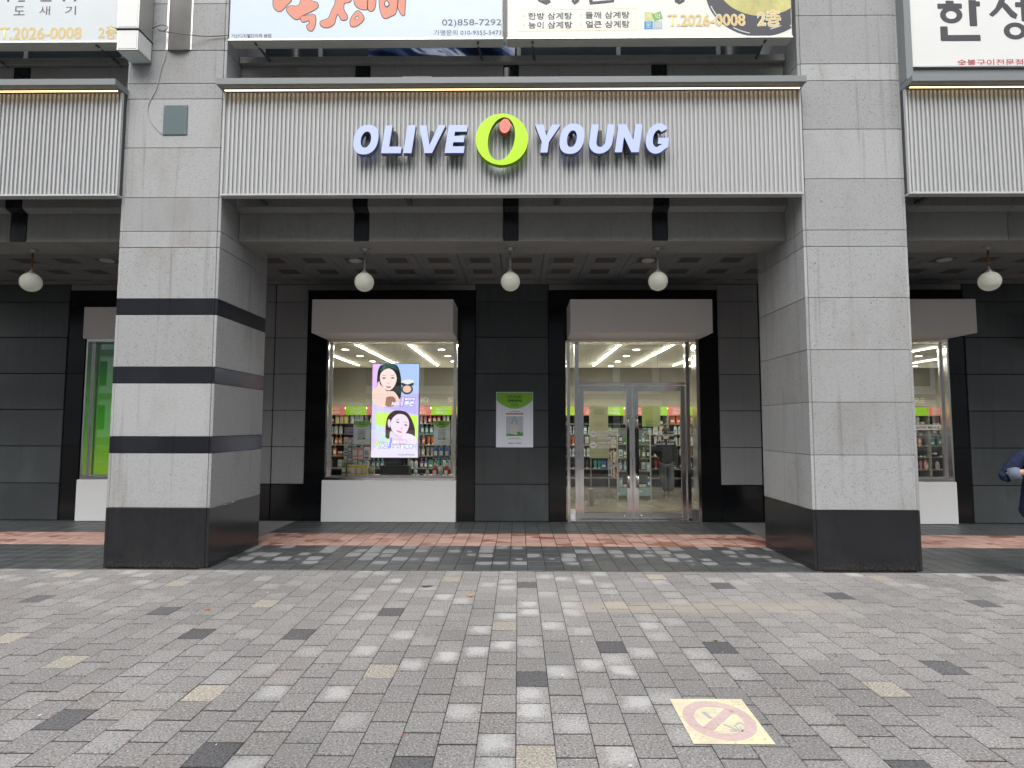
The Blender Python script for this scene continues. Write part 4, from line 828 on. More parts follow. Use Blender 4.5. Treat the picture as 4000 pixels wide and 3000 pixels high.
s_([(218, 750), (960, 920), (960, 1602), (218, 1602)][::-1], (.66, .58, .90), 1, 'backdrop', 0); s_([(285, 880), (600, 885), (950, 930), (950, 1300), (285, 1420)][::-1], (.58, .92, .12), 2, 'backdrop', 0)
SKIN = (.86, .62, .56); SKIN2 = (.78, .64, .80)
s_([(300, 240), (330, 140), (400, 95), (520, 90), (610, 120), (655, 220), (680, 380), (680, 600), (640, 660), (430, 600), (330, 470), (295, 400)], (.010, .014, .013), 3, 'hair'); s_([(330, 200), (420, 100), (540, 98), (630, 190), (560, 170), (480, 150), (400, 190)], (.035, .10, .07), 4, 'hair_shine')
s_([(222, 520), (300, 490), (430, 530), (560, 540), (640, 640), (660, 740), (600, 790), (300, 770), (225, 700)], SKIN, 4, 'arm'); s_([(440, 640), (560, 625), (600, 700), (560, 780), (440, 770)], (.34, .17, .11), 5, 'shade')
s_([(340, 300), (370, 220), (470, 165), (560, 210), (605, 310), (590, 410), (540, 490), (480, 522), (420, 490), (360, 410)], (.92, .72, .68), 5, 'face')
s_([(305, 400), (330, 375), (350, 430), (430, 500), (445, 560), (420, 780), (330, 770), (320, 650), (250, 560), (260, 490), (300, 460)], SKIN, 6, 'hand')
for x0, x1, y in ((372, 436, 322), (512, 574, 320)): s_([(x0, y + 4), (x0 + 30, y - 12), (x1, y), (x1 - 25, y + 10)], (.03, .02, .025), 6, 'eye'); s_([(x0 - 5, y - 38), (x0 + 30, y - 52), (x1 + 4, y - 40), (x0 + 30, y - 44)], (.20, .11, .09), 6, 'brow', 3)
s_([(455, 410), (478, 420), (500, 410), (478, 402)], (.66, .42, .38), 6, 'nose', 3); s_([(432, 460), (460, 452), (480, 458), (505, 452), (528, 462), (480, 490)], (.72, .20, .22), 6, 'lips')
s_([(680, 380), (760, 345), (860, 352), (882, 385), (870, 420), (780, 440), (700, 425)], (.75, .76, .80), 5, 'compact_lid'); s_([(690, 395), (780, 425), (872, 395), (868, 440), (780, 455), (695, 440)], (.03, .04, .07), 6, 'compact_rim')
s_([(775 + 95 * math.cos(R(a)), 505 + 82 * math.sin(R(a))) for a in range(0, 360, 30)], (.03, .04, .08), 5, 'compact_case'); s_([(775 + 66 * math.cos(R(a)), 500 + 58 * math.sin(R(a))) for a in range(0, 360, 30)], (.82, .50, .36), 7, 'compact_powder')
s_([(445, 1080), (470, 950), (540, 870), (620, 845), (760, 870), (840, 960), (890, 1080), (910, 1180), (900, 1280), (830, 1300), (480, 1300), (440, 1200)], (.055, .028, .036), 4, 'hair')
s_([(230, 1500), (330, 1400), (520, 1330), (760, 1340), (900, 1440), (960, 1520), (960, 1602), (220, 1602)], (.80, .72, .92), 4, 'shoulder'); s_([(520, 1180), (640, 1260), (760, 1230), (760, 1400), (600, 1440), (520, 1380)], SKIN2, 5, 'neck')
s_([(520, 1060), (560, 960), (640, 905), (740, 920), (800, 990), (815, 1080), (790, 1170), (740, 1235), (680, 1265), (600, 1230), (540, 1160)], (.86, .72, .86), 6, 'face')
for x0, x1, y, sk in ((606, 662, 1030, 10), (738, 790, 1075, 12)): s_([(x0, y), (x0 + 28, y - 10 + sk // 2), (x1, y + sk), (x0 + 24, y + sk + 6)], (.05, .02, .03), 7, 'eye'); s_([(x0 - 6, y - 34), (x0 + 30, y - 42), (x1 + 4, y - 26), (x0 + 30, y - 34)], (.22, .12, .12), 7, 'brow', 3)
s_([(690, 1125), (712, 1140), (700, 1148), (684, 1140)], (.62, .42, .50), 7, 'nose', 3); s_([(610, 1165), (650, 1172), (708, 1195), (680, 1208), (636, 1190)], (.80, .25, .30), 7, 'lips'); s_([(480, 1000), (510, 995), (520, 1060), (505, 1120), (478, 1080)], SKIN2, 5, 'ear')
s_([(700, 1240), (760, 1215), (860, 1235), (935, 1300), (930, 1380), (850, 1390), (780, 1330), (720, 1310)], (.84, .74, .86), 8, 'hand')
s_([(275, 1070), (450, 1110), (465, 1330), (280, 1370)][::-1], (.62, .66, .78), 3, 'palette', 0)
for i in range(3):
    for j in range(3): s_([(285 + i * 55, 1085 + j * 85 + i * 10), (332 + i * 55, 1095 + j * 85 + i * 10), (334 + i * 55, 1165 + j * 80 + i * 8), (286 + i * 55, 1158 + j * 80 + i * 8)][::-1], [(.50, .86, .72), (.56, .70, .95), (.85, .60, .78)][(i + j) % 3], 4, 'palette_pan', 0)
def stext(t_, a, b, c, d, col, edge, lay=9, bold=.05, sh=.2):
    X0, X1, Z0, Z1 = SX + (a - 218) / 742 * SW, SX + (b - 218) / 742 * SW, SZ + (1602 - d) / 1512 * SHt, SZ + (1602 - c) / 1512 * SHt
    text(t_, X0 - .007, X1 + .007, Z0 - .007, Z1 + .007, 3.4385 - lay * .0012, scr(edge), sn, bold + .06, sh, 'printed_lettering'); text(t_, X0, X1, Z0, Z1, 3.4385 - (lay + 1) * .0012, scr(col), sn, bold, sh, 'printed_lettering')
PKc, BLc, Wc = (.60, .22, .62), (.06, .10, .50), (.95, .93, 1.0)
stext('NO.', 530, 665, 705, 772, Wc, BLc); stext('1', 675, 735, 628, 775, (.9, .62, .9), BLc); stext('올리브영', 742, 905, 640, 682, Wc, BLc); stext('쿠션', 728, 890, 690, 772, Wc, BLc)
stext('NO.', 345, 490, 1360, 1455, (.85, .86, 1), BLc); stext('1', 490, 560, 1278, 1460, (.30, .36, .90), Wc); stext('올리브영', 565, 775, 1320, 1378, Wc, PKc); stext('아이팔레트', 552, 880, 1395, 1455, Wc, BLc)
text('WAKEMAKE', SX + .46, SX + .75, SZ + .035, SZ + .06, 3.4385 - .012, scr((.05, .04, .06)), sn, name='printed_lettering')
# hanging display stands with small posters
M_pgr = plain('poster_green', (.27, .62, .07), .55); M_psh = plain('poster_sheet', (.82, .87, .95), .5, var=.015); M_pdk = plain('poster_dark_green_print', (.02, .06, .02), .55); M_predp = plain('poster_red_print', (.42, .10, .12), .5)
def poster_art(t, x0, x1, z0, z1, y, small):
    w, h = x1 - x0, z1 - z0; fx = lambda u: x0 + u * w; fz = lambda v: z0 + v * h
    B('sheet', M_psh, t, x0, x1, y, y + .012, z0, z1, .001)
    arcp = [(fx(.012), fz(.99)), (fx(.012), fz(.855))] + [(fx(.012 + .976 * k / 20), fz(.855 - .16 * math.sin(math.pi * k / 20) ** .8)) for k in range(1, 20)] + [(fx(.988), fz(.855)), (fx(.988), fz(.99))]
    flat('green_field', arcp, y, M_pgr, t, .0012)
    tx = lambda s, a, b, c, d, m, bo=0.: text(s, fx(a), fx(b), fz(c), fz(d), y - .0022, m, t, bo)
    tx('GRAND', .30, .70, .885, .94, M_pdk); tx('OPENING', .30, .70, .82, .865, M_pdk, .04)
    flat('red_bar', ell(fx(.5), fz(.605), .235 * w, .0145 * h, 28, 0, 6.), y, M_predp, t, .0010)
    # tote bag picture
    flat('picture', rect(fx(.27), fx(.73), fz(.205), fz(.56)), y, plain('poster_picture', (.50, .55, .62), .55), t, .0010)
    flat('bag', [(fx(a), fz(b)) for a, b in ((.40, .225), (.61, .225), (.62, .41), (.37, .41))], y - .0012, plain('bag_print', (.60, .60, .56), .55), t, .0008)
    for sg in (-1, 1): flat('bag_strap', [(fx(.495 + sg * a), fz(b)) for a, b in ((.0, .555), (.015, .555), (.09, .412), (.068, .412))][::sg], y - .0012, plain('strap_print', (.24, .30, .24), .55), t, .0008)
    flat('grass', [(fx(a), fz(b)) for a, b in ((.27, .205), (.73, .205), (.73, .27), (.66, .265), (.55, .225), (.38, .245), (.27, .235))], y - .0012, plain('grass_print', (.09, .33, .10), .55), t, .0010); flat('ball', ell(fx(.61), fz(.255), .045 * w, .045 * w, 20), y - .0024, plain('ball_print', (.05, .36, .06), .55), t, .0006)
    if not small:
        pr_ = lambda a, b, v, m, hh=.010: dashes(t, fx(a), fx(b), fz(v), hh * h, y, m)
        pr_(.40, .61, .775, M_pdk, .014); pr_(.41, .60, .745, M_pdk, .014); pr_(.37, .63, .641, M_ink); pr_(.30, .70, .600, M_wp, .011); pr_(.36, .64, .165, M_ink, .007); pr_(.31, .69, .148, M_ink, .007)
    tx('OLIVE', .325, .45, .064, .085, M_ink, .04); tx('YOUNG', .53, .675, .064, .085, M_ink, .04)
    m = MB().ring(ell(fx(.49), fz(.075), .026 * w, .026 * w, 20), ell(fx(.49), fz(.075), .016 * w, .02 * w, 20), y - .0012, y - .0002); m.build('ring_mark', plain('ring_print', (.35, .5, .2), .5), t, -wl(t))
po = empty('wall_poster', (-.063, 3.165, 1.23)); tag(po, 'white grand opening poster with green top on the dark granite pier', 'poster'); poster_art(po, -.373, .247, 1.231, 2.158, 3.166, False)
for x0, x1, nm, tr in ((-2.892, -2.60, 'toward the banded pillar', (1.0, .86)), (-1.484, -1.198, 'toward the granite pier', (1.03, .86))):
    cx = (x0 + x1) / 2; t = tag(empty('display_stand', (cx, 3.66, .70)), 'product stand with opening poster ' + nm, 'display stand', 'poster topped product stands')
    MB().tube([(cx, 3.66, .705), (cx, 3.66, 1.5)], .018, 10).build('pole', M_alu, t, -wl(t)); poster_art(t, x0, x1, 1.262, 1.677, 3.60, True)
    for z in tr: B('tray', M_shelf, t, x0 - .01, x1 + .01, 3.56, 3.70, z - .014, z, .001)
    B('foot', M_alu, t, cx - .1, cx + .1, 3.57, 3.75, .7005, .712)
    cols = (['sky blue', 'white', 'pink'], ['yellow']) if x0 < -2 else (['blue', 'sky blue'], ['red', 'white'])
    for z, cs, kd in ((tr[0], cols[0], 'box' if x0 < -2 else 'bottle'), (.712, cols[1], 'box' if x0 < -2 else 'bottle')):
        for i in range(3): product(kd, rp.choice(cs), (x0 + .045 + i * .10, 3.60 if z > .8 else 3.50, z + .001 if z > .8 else .701), 'on the stand ' + nm, rp.uniform(-.1, .1), 1.42)
    for i in range(3): product(kd, rp.choice(['white', 'teal', 'pink', 'orange']), (x0 + .045 + i * .10, 3.60, tr[1] + .001), 'on the low tray of the stand ' + nm, 0, .9)
for i in range(6): product('box', rp.choice(('green', 'grey', 'teal', 'pink')), (-3.10 + i * .10, 3.80, .701), 'in a row at the back of the plinth', 0, 1.3)
for i in range(4): product(('jar', 'pump_bottle', 'jar', 'bottle')[i], rp.choice(('white', 'cream')), (-1.86 + i * .10, 3.44, .701), 'on the plinth beside the screen foot')
rk = tag(empty('peg_rack', (-3.02, 3.95, .70)), 'slim peg rack with lavender header card inside the display window', 'rack'); B('panel', M_sback, rk, -3.14, -2.92, 3.96, 3.98, .7005, 1.62); B('header_card', plain('lavender_card', (.44, .38, .58), .5), rk, -3.14, -2.90, 3.90, 3.91, 1.42, 1.56)
dashes(rk, -3.04, -2.92, 1.50, .03, 3.90, M_ink); dashes(rk, -3.04, -2.92, 1.455, .03, 3.90, M_ink)
for j, z in enumerate((.78, .93, 1.08, 1.23)):
    B('peg_shelf', M_alu, rk, -3.14, -2.92, 3.86, 3.958, z - .01, z)
    for i in range(3): product(rp.choice(('pouch', 'box')), rp.choice((['green', 'yellow', 'white'], ['grey', 'orange', 'pink'], ['teal', 'white', 'green'], ['orange', 'pink', 'white'])[j]), (-3.10 + i * .072, 3.89, z + .001), 'on peg rack tier %s' % ('one', 'two', 'three', 'four')[j])
by = {}
for o in PRODS: by.setdefault(o['label'], []).append(o)
for l_, os_ in by.items():
    if len(os_) > 1:
        for i, o in enumerate(sorted(os_, key=lambda o: (round(o.location.x, 2), o.location.y))): o['label'] = l_ + ', ' + ('first', 'second', 'third', 'fourth', 'fifth', 'sixth', 'seventh', 'eighth', 'ninth')[min(i, 8)] + ' along'
# lit green panel in the neighbouring window
def green_panel():
    g = G('green_backlit_print'); p = g.pos(); x, y, z = g.sep(p); k = g.f('DIVIDE', g.f('SUBTRACT', z, .74), 2.3)
    c = g.mix(g.ss(k, 0, .42), (.30, .56, .02, 1), (.07, .36, .02, 1)); c = g.mix(g.ss(k, .40, 1.), c, (.006, .07, .03, 1))
    ln = g.f('FRACT', g.f('MULTIPLY', g.f('ADD', g.f('MULTIPLY', x, .8), g.f('MULTIPLY', z, -.22)), 26.)); c = g.mix(g.f('MULTIPLY', g.ss(ln, .08, .0), .35), c, (.01, .05, .01, 1))
    g.set(col=c, rough=.4, emit=c, es=.20); return g.m
gp = tag(empty('green_light_panel', (-6.28, 3.36, .7)), 'backlit green printed panel filling the window beyond the banded pillar', 'panel'); B('panel', green_panel(), gp, -7.27, -5.26, 3.352, 3.372, .70, 3.03); B('edge_frame', M_alu, gp, -7.30, -7.272, 3.345, 3.38, .70, 3.03)
# lettering on the door glass
M_dec = plain('white_vinyl_lettering', (.80, .80, .80), .5); leaf_l = [c for c in door.children if c.name.startswith('door_leaf')]
L1, L2 = leaf_l[0], leaf_l[1]; yd = 3.3455
for z in (1.453, 1.263):
    flat('round_mark', ell(1.276, z, .058, .055, 28), yd, M_dec, L1, .0006)
    dashes(L1, 1.245, 1.307, z - .008, .018, yd, M_gray)
text('CCTV', 1.348, 1.44, 1.478, 1.513, yd, M_dec, L1, .03); dashes(L1, 1.452, 1.53, 1.478, .034, yd + .0012, M_dec); dashes(L1, 1.347, 1.70, 1.288, .030, yd + .0012, M_dec)
for i, b in enumerate((1.72, 1.735, 1.66, 1.65)): dashes(L1, 1.348, b, 1.443 - i * .024, .014, yd + .0012, M_dec)
for i, b in enumerate((1.64, 1.66, 1.63)): dashes(L1, 1.347, b, 1.258 - i * .022, .013, yd + .0012, M_dec)
flat('divider', rect(1.22, 1.73, 1.355, 1.358), yd, M_dec, L1, .0006)
for s1, s2, z, d in (('OPEN   10:00', 'CLOSE  22:00', 1.487, 'MON - FRI'), ('OPEN   11:00', 'CLOSE  20:00', 1.345, 'SAT - SUN')):
    text(s1, 2.333, 2.640, z - .017, z + .017, yd, M_dec, L2, .015); text(s2, 2.333, 2.643, z - .070, z - .036, yd, M_dec, L2, .015); text(d, 2.131, 2.256, z - .006, z + .010, yd, M_dec, L2, .01)

# ------------------------------------------------------------------ people
def skin(name, pts, edges, mat, parent, sub=2, loc=None, rot=None):
    me = bpy.data.meshes.new(name); me.from_pydata([p[:3] for p in pts], edges, []); o = bpy.data.objects.new(name, me)
    md = o.modifiers.new('s', 'SKIN'); md.use_smooth_shade = True; md.branch_smoothing = .6; sv = me.skin_vertices[0].data
    for i, p in enumerate(pts): r_ = p[3] if isinstance(p[3], tuple) else (p[3], p[3]); sv[i].radius = r_; sv[i].use_root = (i == 0)
    o.modifiers.new('u', 'SUBSURF').levels = sub
    nm = evaluated_mesh(o); bpy.data.objects.remove(o); nm.name = name; nm.materials.clear(); nm.materials.append(mat); nm.polygons.foreach_set('use_smooth', [True] * len(nm.polygons))
    return link(name, nm, parent, loc, rot)
def folds(o, amp, fr):
    from mathutils import noise as nz_
    me = o.data; nr = [v.normal.copy() for v in me.vertices]
    for v, n_ in zip(me.vertices, nr):
        p = v.co * fr; f = abs(nz_.noise(p)) * 1.4 - .35 + .5 * nz_.noise(p * 2.1); v.co += n_ * amp * f
    me.update(); return o
chain = lambda *k: list(zip(k, k[1:]))
M_skin = plain('skin', (.56, .36, .27), .5, var=.03); M_hair = plain('black_hair', (.012, .010, .010), .45); M_denim = plain('navy_denim', (.018, .025, .054), .9, spec=.12, var=.3, grain=45); M_denim_l = plain('denim_lining', (.15, .17, .23), .85, spec=.15, var=.2, grain=60); M_jean = plain('blue_jeans', (.06, .13, .24), .85, var=.2, grain=60); M_shoe = plain('white_shoe', (.62, .60, .55), .6); M_jack = plain('black_jacket', (.007, .007, .008), .75, spec=.2, var=.2, grain=14); M_gjean = plain('grey_jeans', (.13, .15, .18), .85, var=.2, grain=40); M_stitch = plain('stitching', (.30, .26, .22), .8)
def head_parts(t, hz, fy, hair_len):
    for s in (-1, 1): MB().lathe([(.001, -.006), (.010, -.004), (.012, 0), (.010, .004), (.001, .006)], 10).build('eye', M_ink, t, (s * .030, fy * .0935, hz + .004))
    MB().add([(-.012, fy * .085, hz - .03), (.012, fy * .085, hz - .03), (0, fy * .115, hz - .032), (0, fy * .092, hz + .01)], [(0, 1, 2), (0, 2, 3), (1, 3, 2), (0, 3, 1)]).build('nose', M_skin, t); MB().box(-.02, .02, min(fy * .084, fy * .093), max(fy * .084, fy * .093), hz - .058, hz - .050, .002).build('mouth', plain('lip_colour', (.38, .14, .12), .5), t)
    prof = []; m = MB(); n = 20
    for j in range(9):
        a = R(90 - j * 15); r_ = .096 * max(.02, math.cos(a)); prof.append((r_, .02 + .108 * math.sin(a)))
    m.add([(r_ * math.cos(2 * math.pi * k / n) * .95, (r_ * math.sin(2 * math.pi * k / n)) * 1.08 - fy * .022, hz + z_ + (0 if math.sin(2 * math.pi * k / n) * fy < .35 else max(0, .05 - (z_ + .02)) * 1.0)) for r_, z_ in prof for k in range(n)], [(i * n + k, i * n + (k + 1) % n, (i + 1) * n + (k + 1) % n, (i + 1) * n + k) for i in range(8) for k in range(n)])
    m.build('hair', M_hair, t, smooth=True)
def hand_pts(w, d, side):
    """palm + five unequal, half curled fingers from wrist w along direction d; returns pts, edges with index 0 = wrist"""
    d = Vector(d).normalized(); up_ = Vector((0, 0, 1)); lat = d.cross(up_).normalized() * side; up_ = lat.cross(d).normalized() * side; w = Vector(w)
    pts = [(*w, .026), (*(w + d * .05), .034)]; ed = [(0, 1)]
    for i, (o_, l_) in enumerate(((-.028, .062), (-.010, .074), (.010, .07), (.027, .055))):
        a = w + d * .085 + up_ * (-o_); b = a + d * l_ * .5 + lat * .018; c = b + d * l_ * .12 + lat * l_ * .45; k = len(pts); pts += [(*a, .0105), (*b, .0095), (*c, .008)]; ed += [(1, k), (k, k + 1), (k + 1, k + 2)]
    a = w + d * .045 + up_ * .036; b = a + d * .03 + up_ * .02 + lat * .02; c = b + d * .028 + lat * .02; k = len(pts); pts += [(*a, .013), (*b, .0115), (*c, .009)]; ed += [(1, k), (k, k + 1), (k + 1, k + 2)]
    return pts, ed
p1 = empty('person', (5.535, -.3, 0)); tag(p1, 'person in navy denim jacket with rolled cuffs and blue jeans holding a white phone', 'person')
body = [(0, 0, .86, .12), (0, 0, 1.0, .115), (0, 0, 1.2, .125), (0, .0, 1.345, .06), (0, -.005, 1.41, .046), (0, -.015, 1.475, .062), (0, -.018, 1.54, .08), (0, -.01, 1.60, .062), (-.165, .01, 1.31, .05), (-.335, .03, 1.09, .040), (-.205, -.17, 1.135, .029), (.165, .01, 1.31, .05), (.30, .02, 1.08, .040), (.17, -.18, 1.12, .029), (-.08, 0, .80, .085), (-.07, -.02, .45, .056), (-.06, .02, .10, .040), (-.065, -.10, .035, .032), (.09, 0, .80, .085), (.10, -.02, .45, .056), (.10, .02, .10, .040), (.105, -.10, .035, .032)]
be = chain(0, 1, 2, 3, 4, 5, 6, 7) + chain(2, 8, 9, 10) + chain(2, 11, 12, 13) + chain(0, 14, 15, 16, 17) + chain(0, 18, 19, 20, 21)
for wi, d_, sd in ((10, (.55, -.45, .22), 1), (13, (-.55, -.45, .2), -1)):
    hp_, he = hand_pts(body[wi][:3], d_, sd); k = len(body) - 1; body += hp_[1:]; be += [(wi if a == 0 else a + k, b + k) for a, b in he]
skin('body', body, be, M_skin, p1)
folds(skin('jacket', [(0, .0, .60, .21), (0, .0, .72, .20), (0, 0, .9, .18), (0, 0, 1.1, .165), (0, 0, 1.27, .125), (0, .0, 1.355, .075), (-.165, .01, 1.30, .076), (-.265, .02, 1.18, .070), (-.362, .035, 1.045, .066), (-.335, -.005, 1.08, .074), (.175, .01, 1.315, .078), (.26, .02, 1.19, .082), (.37, .03, 1.055, .072), (.33, -.005, 1.08, .074)], chain(0, 1, 2, 3, 4, 5) + chain(4, 6, 7, 8, 9) + chain(4, 10, 11, 12, 13), M_denim, p1, 3), .011, 17)
for s in (-1, 1): MB().tube([(s * .325, -.012, 1.085), (s * .285, -.065, 1.105), (s * .272, -.080, 1.11)], [.074, .068, .056], 14).build('rolled_cuff', M_denim_l, p1, smooth=True)
for z in (.66, .72): MB().lathe([(.178, z), (.18, z + .003), (.178, z + .006)], 28).build('hem_stitch', M_stitch, p1)
skin('jeans', [(0, 0, .86, .10), (-.08, 0, .76, .09), (-.07, -.02, .45, .085), (-.06, .02, .12, .072), (.09, 0, .76, .09), (.102, -.02, .45, .085), (.102, .02, .12, .072)], chain(0, 1, 2, 3) + chain(0, 4, 5, 6), M_jean, p1)
for s in (-.062, .104): skin('shoe', [(s, .05, .045, .045), (s, -.04, .045, .046), (s * 1.03, -.15, .035, .035)], chain(0, 1, 2), M_shoe, p1)
head_parts(p1, 1.54, -1, 0)
ph = tag(empty('smartphone', (5.43, -.60, 1.19)), 'white smartphone held by the person in the navy jacket', 'phone'); MB().box(-.036, .036, -.004, .004, 0, .15, .003).build('case', M_shoe, ph, None).rotation_euler = (R(35), R(-55), 0); MB().box(-.032, .032, .0042, .005, .006, .144).build('glass', M_dglass, ph).rotation_euler = (R(35), R(-55), 0)
p2 = empty('person', (3.40, 6.89, .012)); tag(p2, 'person in black jacket and grey jeans shopping inside behind the glass door', 'person')
body = [(0, 0, .80, .11), (0, 0, .94, .11), (0, .0, 1.12, .12), (0, .0, 1.26, .06), (0, .02, 1.32, .045), (.0, .03, 1.375, .06), (0, .035, 1.43, .076), (0, .03, 1.485, .058), (-.16, 0, 1.22, .048), (-.19, .02, .97, .038), (-.12, .16, .86, .028), (.16, 0, 1.22, .048), (.20, .0, .97, .038), (.22, .12, .84, .028), (-.08, 0, .74, .08), (-.06, .03, .43, .054), (-.02, -.02, .10, .038), (-.02, .10, .035, .03), (.08, 0, .74, .08), (.10, .02, .43, .054), (.08, -.04, .10, .038), (.09, .08, .035, .03)]
be = chain(0, 1, 2, 3, 4, 5, 6, 7) + chain(2, 8, 9, 10) + chain(2, 11, 12, 13) + chain(0, 14, 15, 16, 17) + chain(0, 18, 19, 20, 21)
for wi, d_, sd in ((10, (.3, .8, -.2), -1), (13, (.1, .8, -.4), 1)):
    hp_, he = hand_pts(body[wi][:3], d_, sd); k = len(body) - 1; body += hp_[1:]; be += [(wi if a == 0 else a + k, b + k) for a, b in he]
skin('body', body, be, M_skin, p2)
skin('jacket', [(0, 0, .70, .165), (0, 0, .80, .165), (0, 0, .95, .17), (0, 0, 1.10, .16), (0, 0, 1.22, .11), (0, .01, 1.30, .065), (-.165, 0, 1.215, .075), (-.195, .02, .97, .068), (-.13, .13, .875, .05), (.165, 0, 1.215, .075), (.205, 0, .97, .068), (.22, .09, .86, .05)], chain(0, 1, 2, 3, 4, 5) + chain(4, 6, 7, 8) + chain(4, 9, 10, 11), M_jack, p2)
skin('jeans', [(0, 0, .82, .13), (-.075, 0, .68, .105), (-.062, .03, .43, .09), (-.022, -.02, .09, .08), (.075, 0, .68, .105), (.10, .02, .43, .09), (.08, -.04, .09, .08)], chain(0, 1, 2, 3) + chain(0, 4, 5, 6), M_gjean, p2)
for a, b in ((-.02, -.02), (.085, -.04)): skin('shoe', [(a, b - .03, .042, .042), (a, b + .06, .042, .044), (a + .005, b + .15, .034, .034)], chain(0, 1, 2), M_shoe, p2)
head_parts(p2, 1.43, 1, 0)
hb = tag(empty('handbag', (3.66, 6.98, .62)), 'black shoulder bag hanging at the side of the shopper', 'bag'); MB().box(-.07, .07, -.12, .12, .06, .30, .02).build('pouch', M_jack, hb); MB().tube([(0, -.1, .29), (-.08, -.06, .55), (-.12, 0, .66), (-.08, .06, .55), (0, .1, .29)], .009, 6).build('strap', M_jack, hb)
# ------------------------------------------------------------------ across the street (seen in the glass and steel)
M_bark = plain('bark', (.055, .048, .040), .9, var=.3, grain=30)
def bare_tree(x, y, h, seed, label):
    r = random.Random(seed); t = tag(empty('bare_tree', (x, y, 0)), label, 'tree', 'bare street trees along the kerb'); tr = MB(); cr = MB()
    def grow(mb, p, d, rad, ln, depth):
        pts = [p]; rs_ = [rad]
        for k in range(4):
            d = (d + Vector((r.uniform(-.18, .18), r.uniform(-.18, .18), r.uniform(-.03, .14)))).normalized(); p = p + d * ln / 4; pts.append(p); rs_.append(rad * (1 - .1 * (k + 1)))
        mb.tube(pts, rs_, 6 if depth > 2 else 5, cap=False)
        if depth == 0: return
        for k in range(3 if depth > 1 else 4):
            a = r.uniform(0, 6.28); sp = r.uniform(.45, .95); q = (d + Vector((math.cos(a), math.sin(a), .15)) * sp).normalized()
            grow(cr, pts[-1] if k < 2 else pts[-2], q, rad * r.uniform(.45, .62), ln * r.uniform(.62, .85), depth - 1)
    grow(tr, Vector((0, 0, -.05)), Vector((0, 0, 1)), .15, h * .33, 5)
    tr.build('trunk', M_bark, t, smooth=True); cr.build('crown', M_bark, t, smooth=True)
bare_tree(-4.6, -10.6, 8.5, 1, 'bare street tree by the kerb reflected in the shop window, slender trunk'); bare_tree(1.9, -10.8, 8, 2, 'bare street tree by the kerb reflected above the glass door'); bare_tree(8.2, -10.7, 8.6, 3, 'bare street tree by the kerb facing the plain pillar bay'); bare_tree(-11.2, -10.7, 8, 5, 'bare street tree by the kerb facing the banded pillar bay')
ob = empty('office_building', (0, -34, -.15)); tag(ob, 'pale office block with window grid across the road', 'building')
M_ow = plain('pale_render', (.80, .81, .79), .8); M_og = plain('office_glass', (.05, .07, .075), .12)
B('wall', M_ow, ob, -45, 45, -46, -34, -.15, 26)
gm = MB().box(-1.3, 1.3, -.05, .05, 0, 2.0).mesh('window', M_og)
for fl in range(6):
    for k in range(-13, 14): link('window', gm, ob, Vector((k * 3.2, -33.98, 1.2 + fl * 3.6)) - wl(ob))
for fl in range(7): B('floor_band', plain('band_render', (.30, .27, .24), .8), ob, -45, 45, -33.99, -33.8, fl * 3.6 + .1, fl * 3.6 + .55)
far = tag(MB().box(-120, 120, -34, -26, -.28, .0).build('far_pavement', M_kerb), kind='structure')
# litter on the paving
def leaf(x, y, col, s, rz, label):
    pts = [(0, -.5), (.16, -.3), (.4, -.34), (.26, -.08), (.48, .14), (.2, .16), (.05, .5), (-.12, .18), (-.42, .2), (-.26, -.04), (-.44, -.26), (-.16, -.28)]
    m = MB().add([(a * s, b * s, .004 + .012 * abs(a) + .006 * math.sin(9 * b)) for a, b in pts], [tuple(range(12))]); o = m.build('fallen_leaf', plain('leaf_%d' % int(col[0] * 1000), col, .7, var=.2), loc=(x, y, .002)); o.rotation_euler = (0, 0, rz); tag(o, label, 'leaf', 'litter on the paving'); return o
leaf(-.45, -1.0, (.42, .22, .08), .085, .4, 'curled orange brown leaf on the paving in front of the poster wall'); leaf(-2.69, -1.445, (.34, .16, .07), .06, 1.2, 'small brown leaf on the paving before the banded pillar'); leaf(1.47, -2.1, (.36, .2, .08), .05, 2., 'small brown leaf beyond the floor sticker')
st_ = MB().add([(.055 * (1 + .3 * math.sin(3 * a)) * math.cos(a), .04 * (1 + .25 * math.sin(2 * a + 1)) * math.sin(a), .0035) for a in [2 * math.pi * k / 24 for k in range(24)]], [tuple(range(24))]).build('oil_stain', plain('oil', (.05, .045, .045), .6), loc=(-.907, -.688, .0)); tag(st_, 'dark blotch on a pale paver in front of the display window', 'stain')
rg = random.Random(9); gum = MB()
for i in range(90):
    x, y = rg.uniform(-5, 5), rg.uniform(-3.8, -.3); s = rg.uniform(.004, .011); k = len(gum.v)
    gum.add([(x + s * math.cos(a) * rg.uniform(.6, 1.2), y + s * math.sin(a) * rg.uniform(.6, 1.2), .0028 + (.002 if a < 2 else 0)) for a in [2 * math.pi * q / 6 for q in range(6)]], [tuple(range(6))], rg.randrange(3))
tag(gum.build('grit', [plain('grit_pale', (.62, .61, .58), .8), plain('grit_dark', (.04, .04, .04), .8), plain('grit_red', (.35, .10, .07), .8)]), 'scattered pale and dark grit specks on the paving', 'grit', kind='stuff')
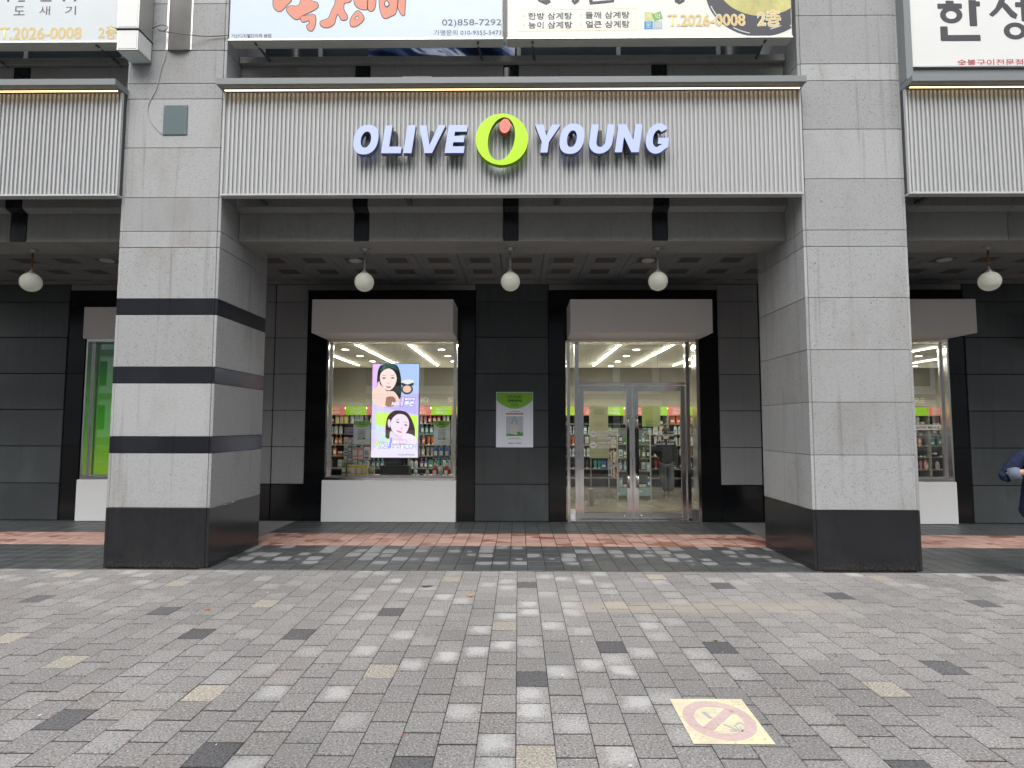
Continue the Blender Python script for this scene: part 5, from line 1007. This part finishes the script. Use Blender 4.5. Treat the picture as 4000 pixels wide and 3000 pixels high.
# worn no smoking sticker on the paving
def sticker_mat():
    g = G('worn_yellow_sticker'); p = g.pos(); n = g.noise(p, 55, 3, .7); n2 = g.noise(p, 7, 4)
    c = g.mix(g.ss(n2, .35, .7), (.74, .68, .45, 1), (.60, .55, .40, 1)); c = g.mix(g.ss(n, .42, .33), c, (.40, .36, .27, 1)); g.set(col=c, rough=.55); g.bump(n, .4, .002); return g.m
stk = empty('floor_sticker', (1.09, -3.27, 0)); tag(stk, 'worn yellow no smoking sticker on the paving near the camera', 'sticker')
def ground(name, pts, z, m): 
    o = MB().add([(x - 1.09, y + 3.27, z) for x, y in pts] + [(x - 1.09, y + 3.27, z - .0008) for x, y in pts], [tuple(range(len(pts)))] + [(i, len(pts) + i, len(pts) + (i + 1) % len(pts), (i + 1) % len(pts)) for i in range(len(pts))]).build(name, m, stk); return o
ground('sheet', [(.883, -3.51), (1.294, -3.508), (1.306, -3.027), (.886, -3.031)], .0045, sticker_mat())
M_pk = plain('faded_red_print', (.57, .43, .41), .6, var=.25, grain=50); M_fg = plain('faded_blue_print', (.40, .40, .43), .6, var=.2, grain=60)
def gring(cx, cy, r1, r2, z, m):
    n = 48; vs = [(cx - 1.09 + r * math.cos(2 * math.pi * k / n), cy + 3.27 + r * 1.13 * math.sin(2 * math.pi * k / n), z) for r in (r1, r2) for k in range(n)]
    MB().add(vs, [(k, (k + 1) % n, n + (k + 1) % n, n + k) for k in range(n)]).build('prohibition_ring', m, stk)
gring(1.092, -3.268, .188, .128, .0056, M_pk)
def quad_line(p, q, w): 
    d = Vector((q[0] - p[0], q[1] - p[1])).normalized(); n_ = Vector((-d.y, d.x)) * w / 2; return [(p[0] + n_.x, p[1] + n_.y), (p[0] - n_.x, p[1] - n_.y), (q[0] - n_.x, q[1] - n_.y), (q[0] + n_.x, q[1] + n_.y)]
ground('slash', quad_line((1.0, -3.37), (1.185, -3.165), .055), .0056, M_pk)
ground('cigarette', quad_line((1.033, -3.185), (1.055, -3.255), .022), .0056, M_fg); ground('cigarette', quad_line((1.10, -3.315), (1.15, -3.375), .010), .0056, M_fg)
for pts in ([(1.11, -3.375), (1.165, -3.375), (1.155, -3.335), (1.175, -3.31), (1.20, -3.30), (1.205, -3.335)], [(1.115, -3.388), (1.178, -3.388), (1.175, -3.345)]):
    for a, b in zip(pts, pts[1:]): ground('smoke', quad_line(a, b, .007), .0056, M_fg)
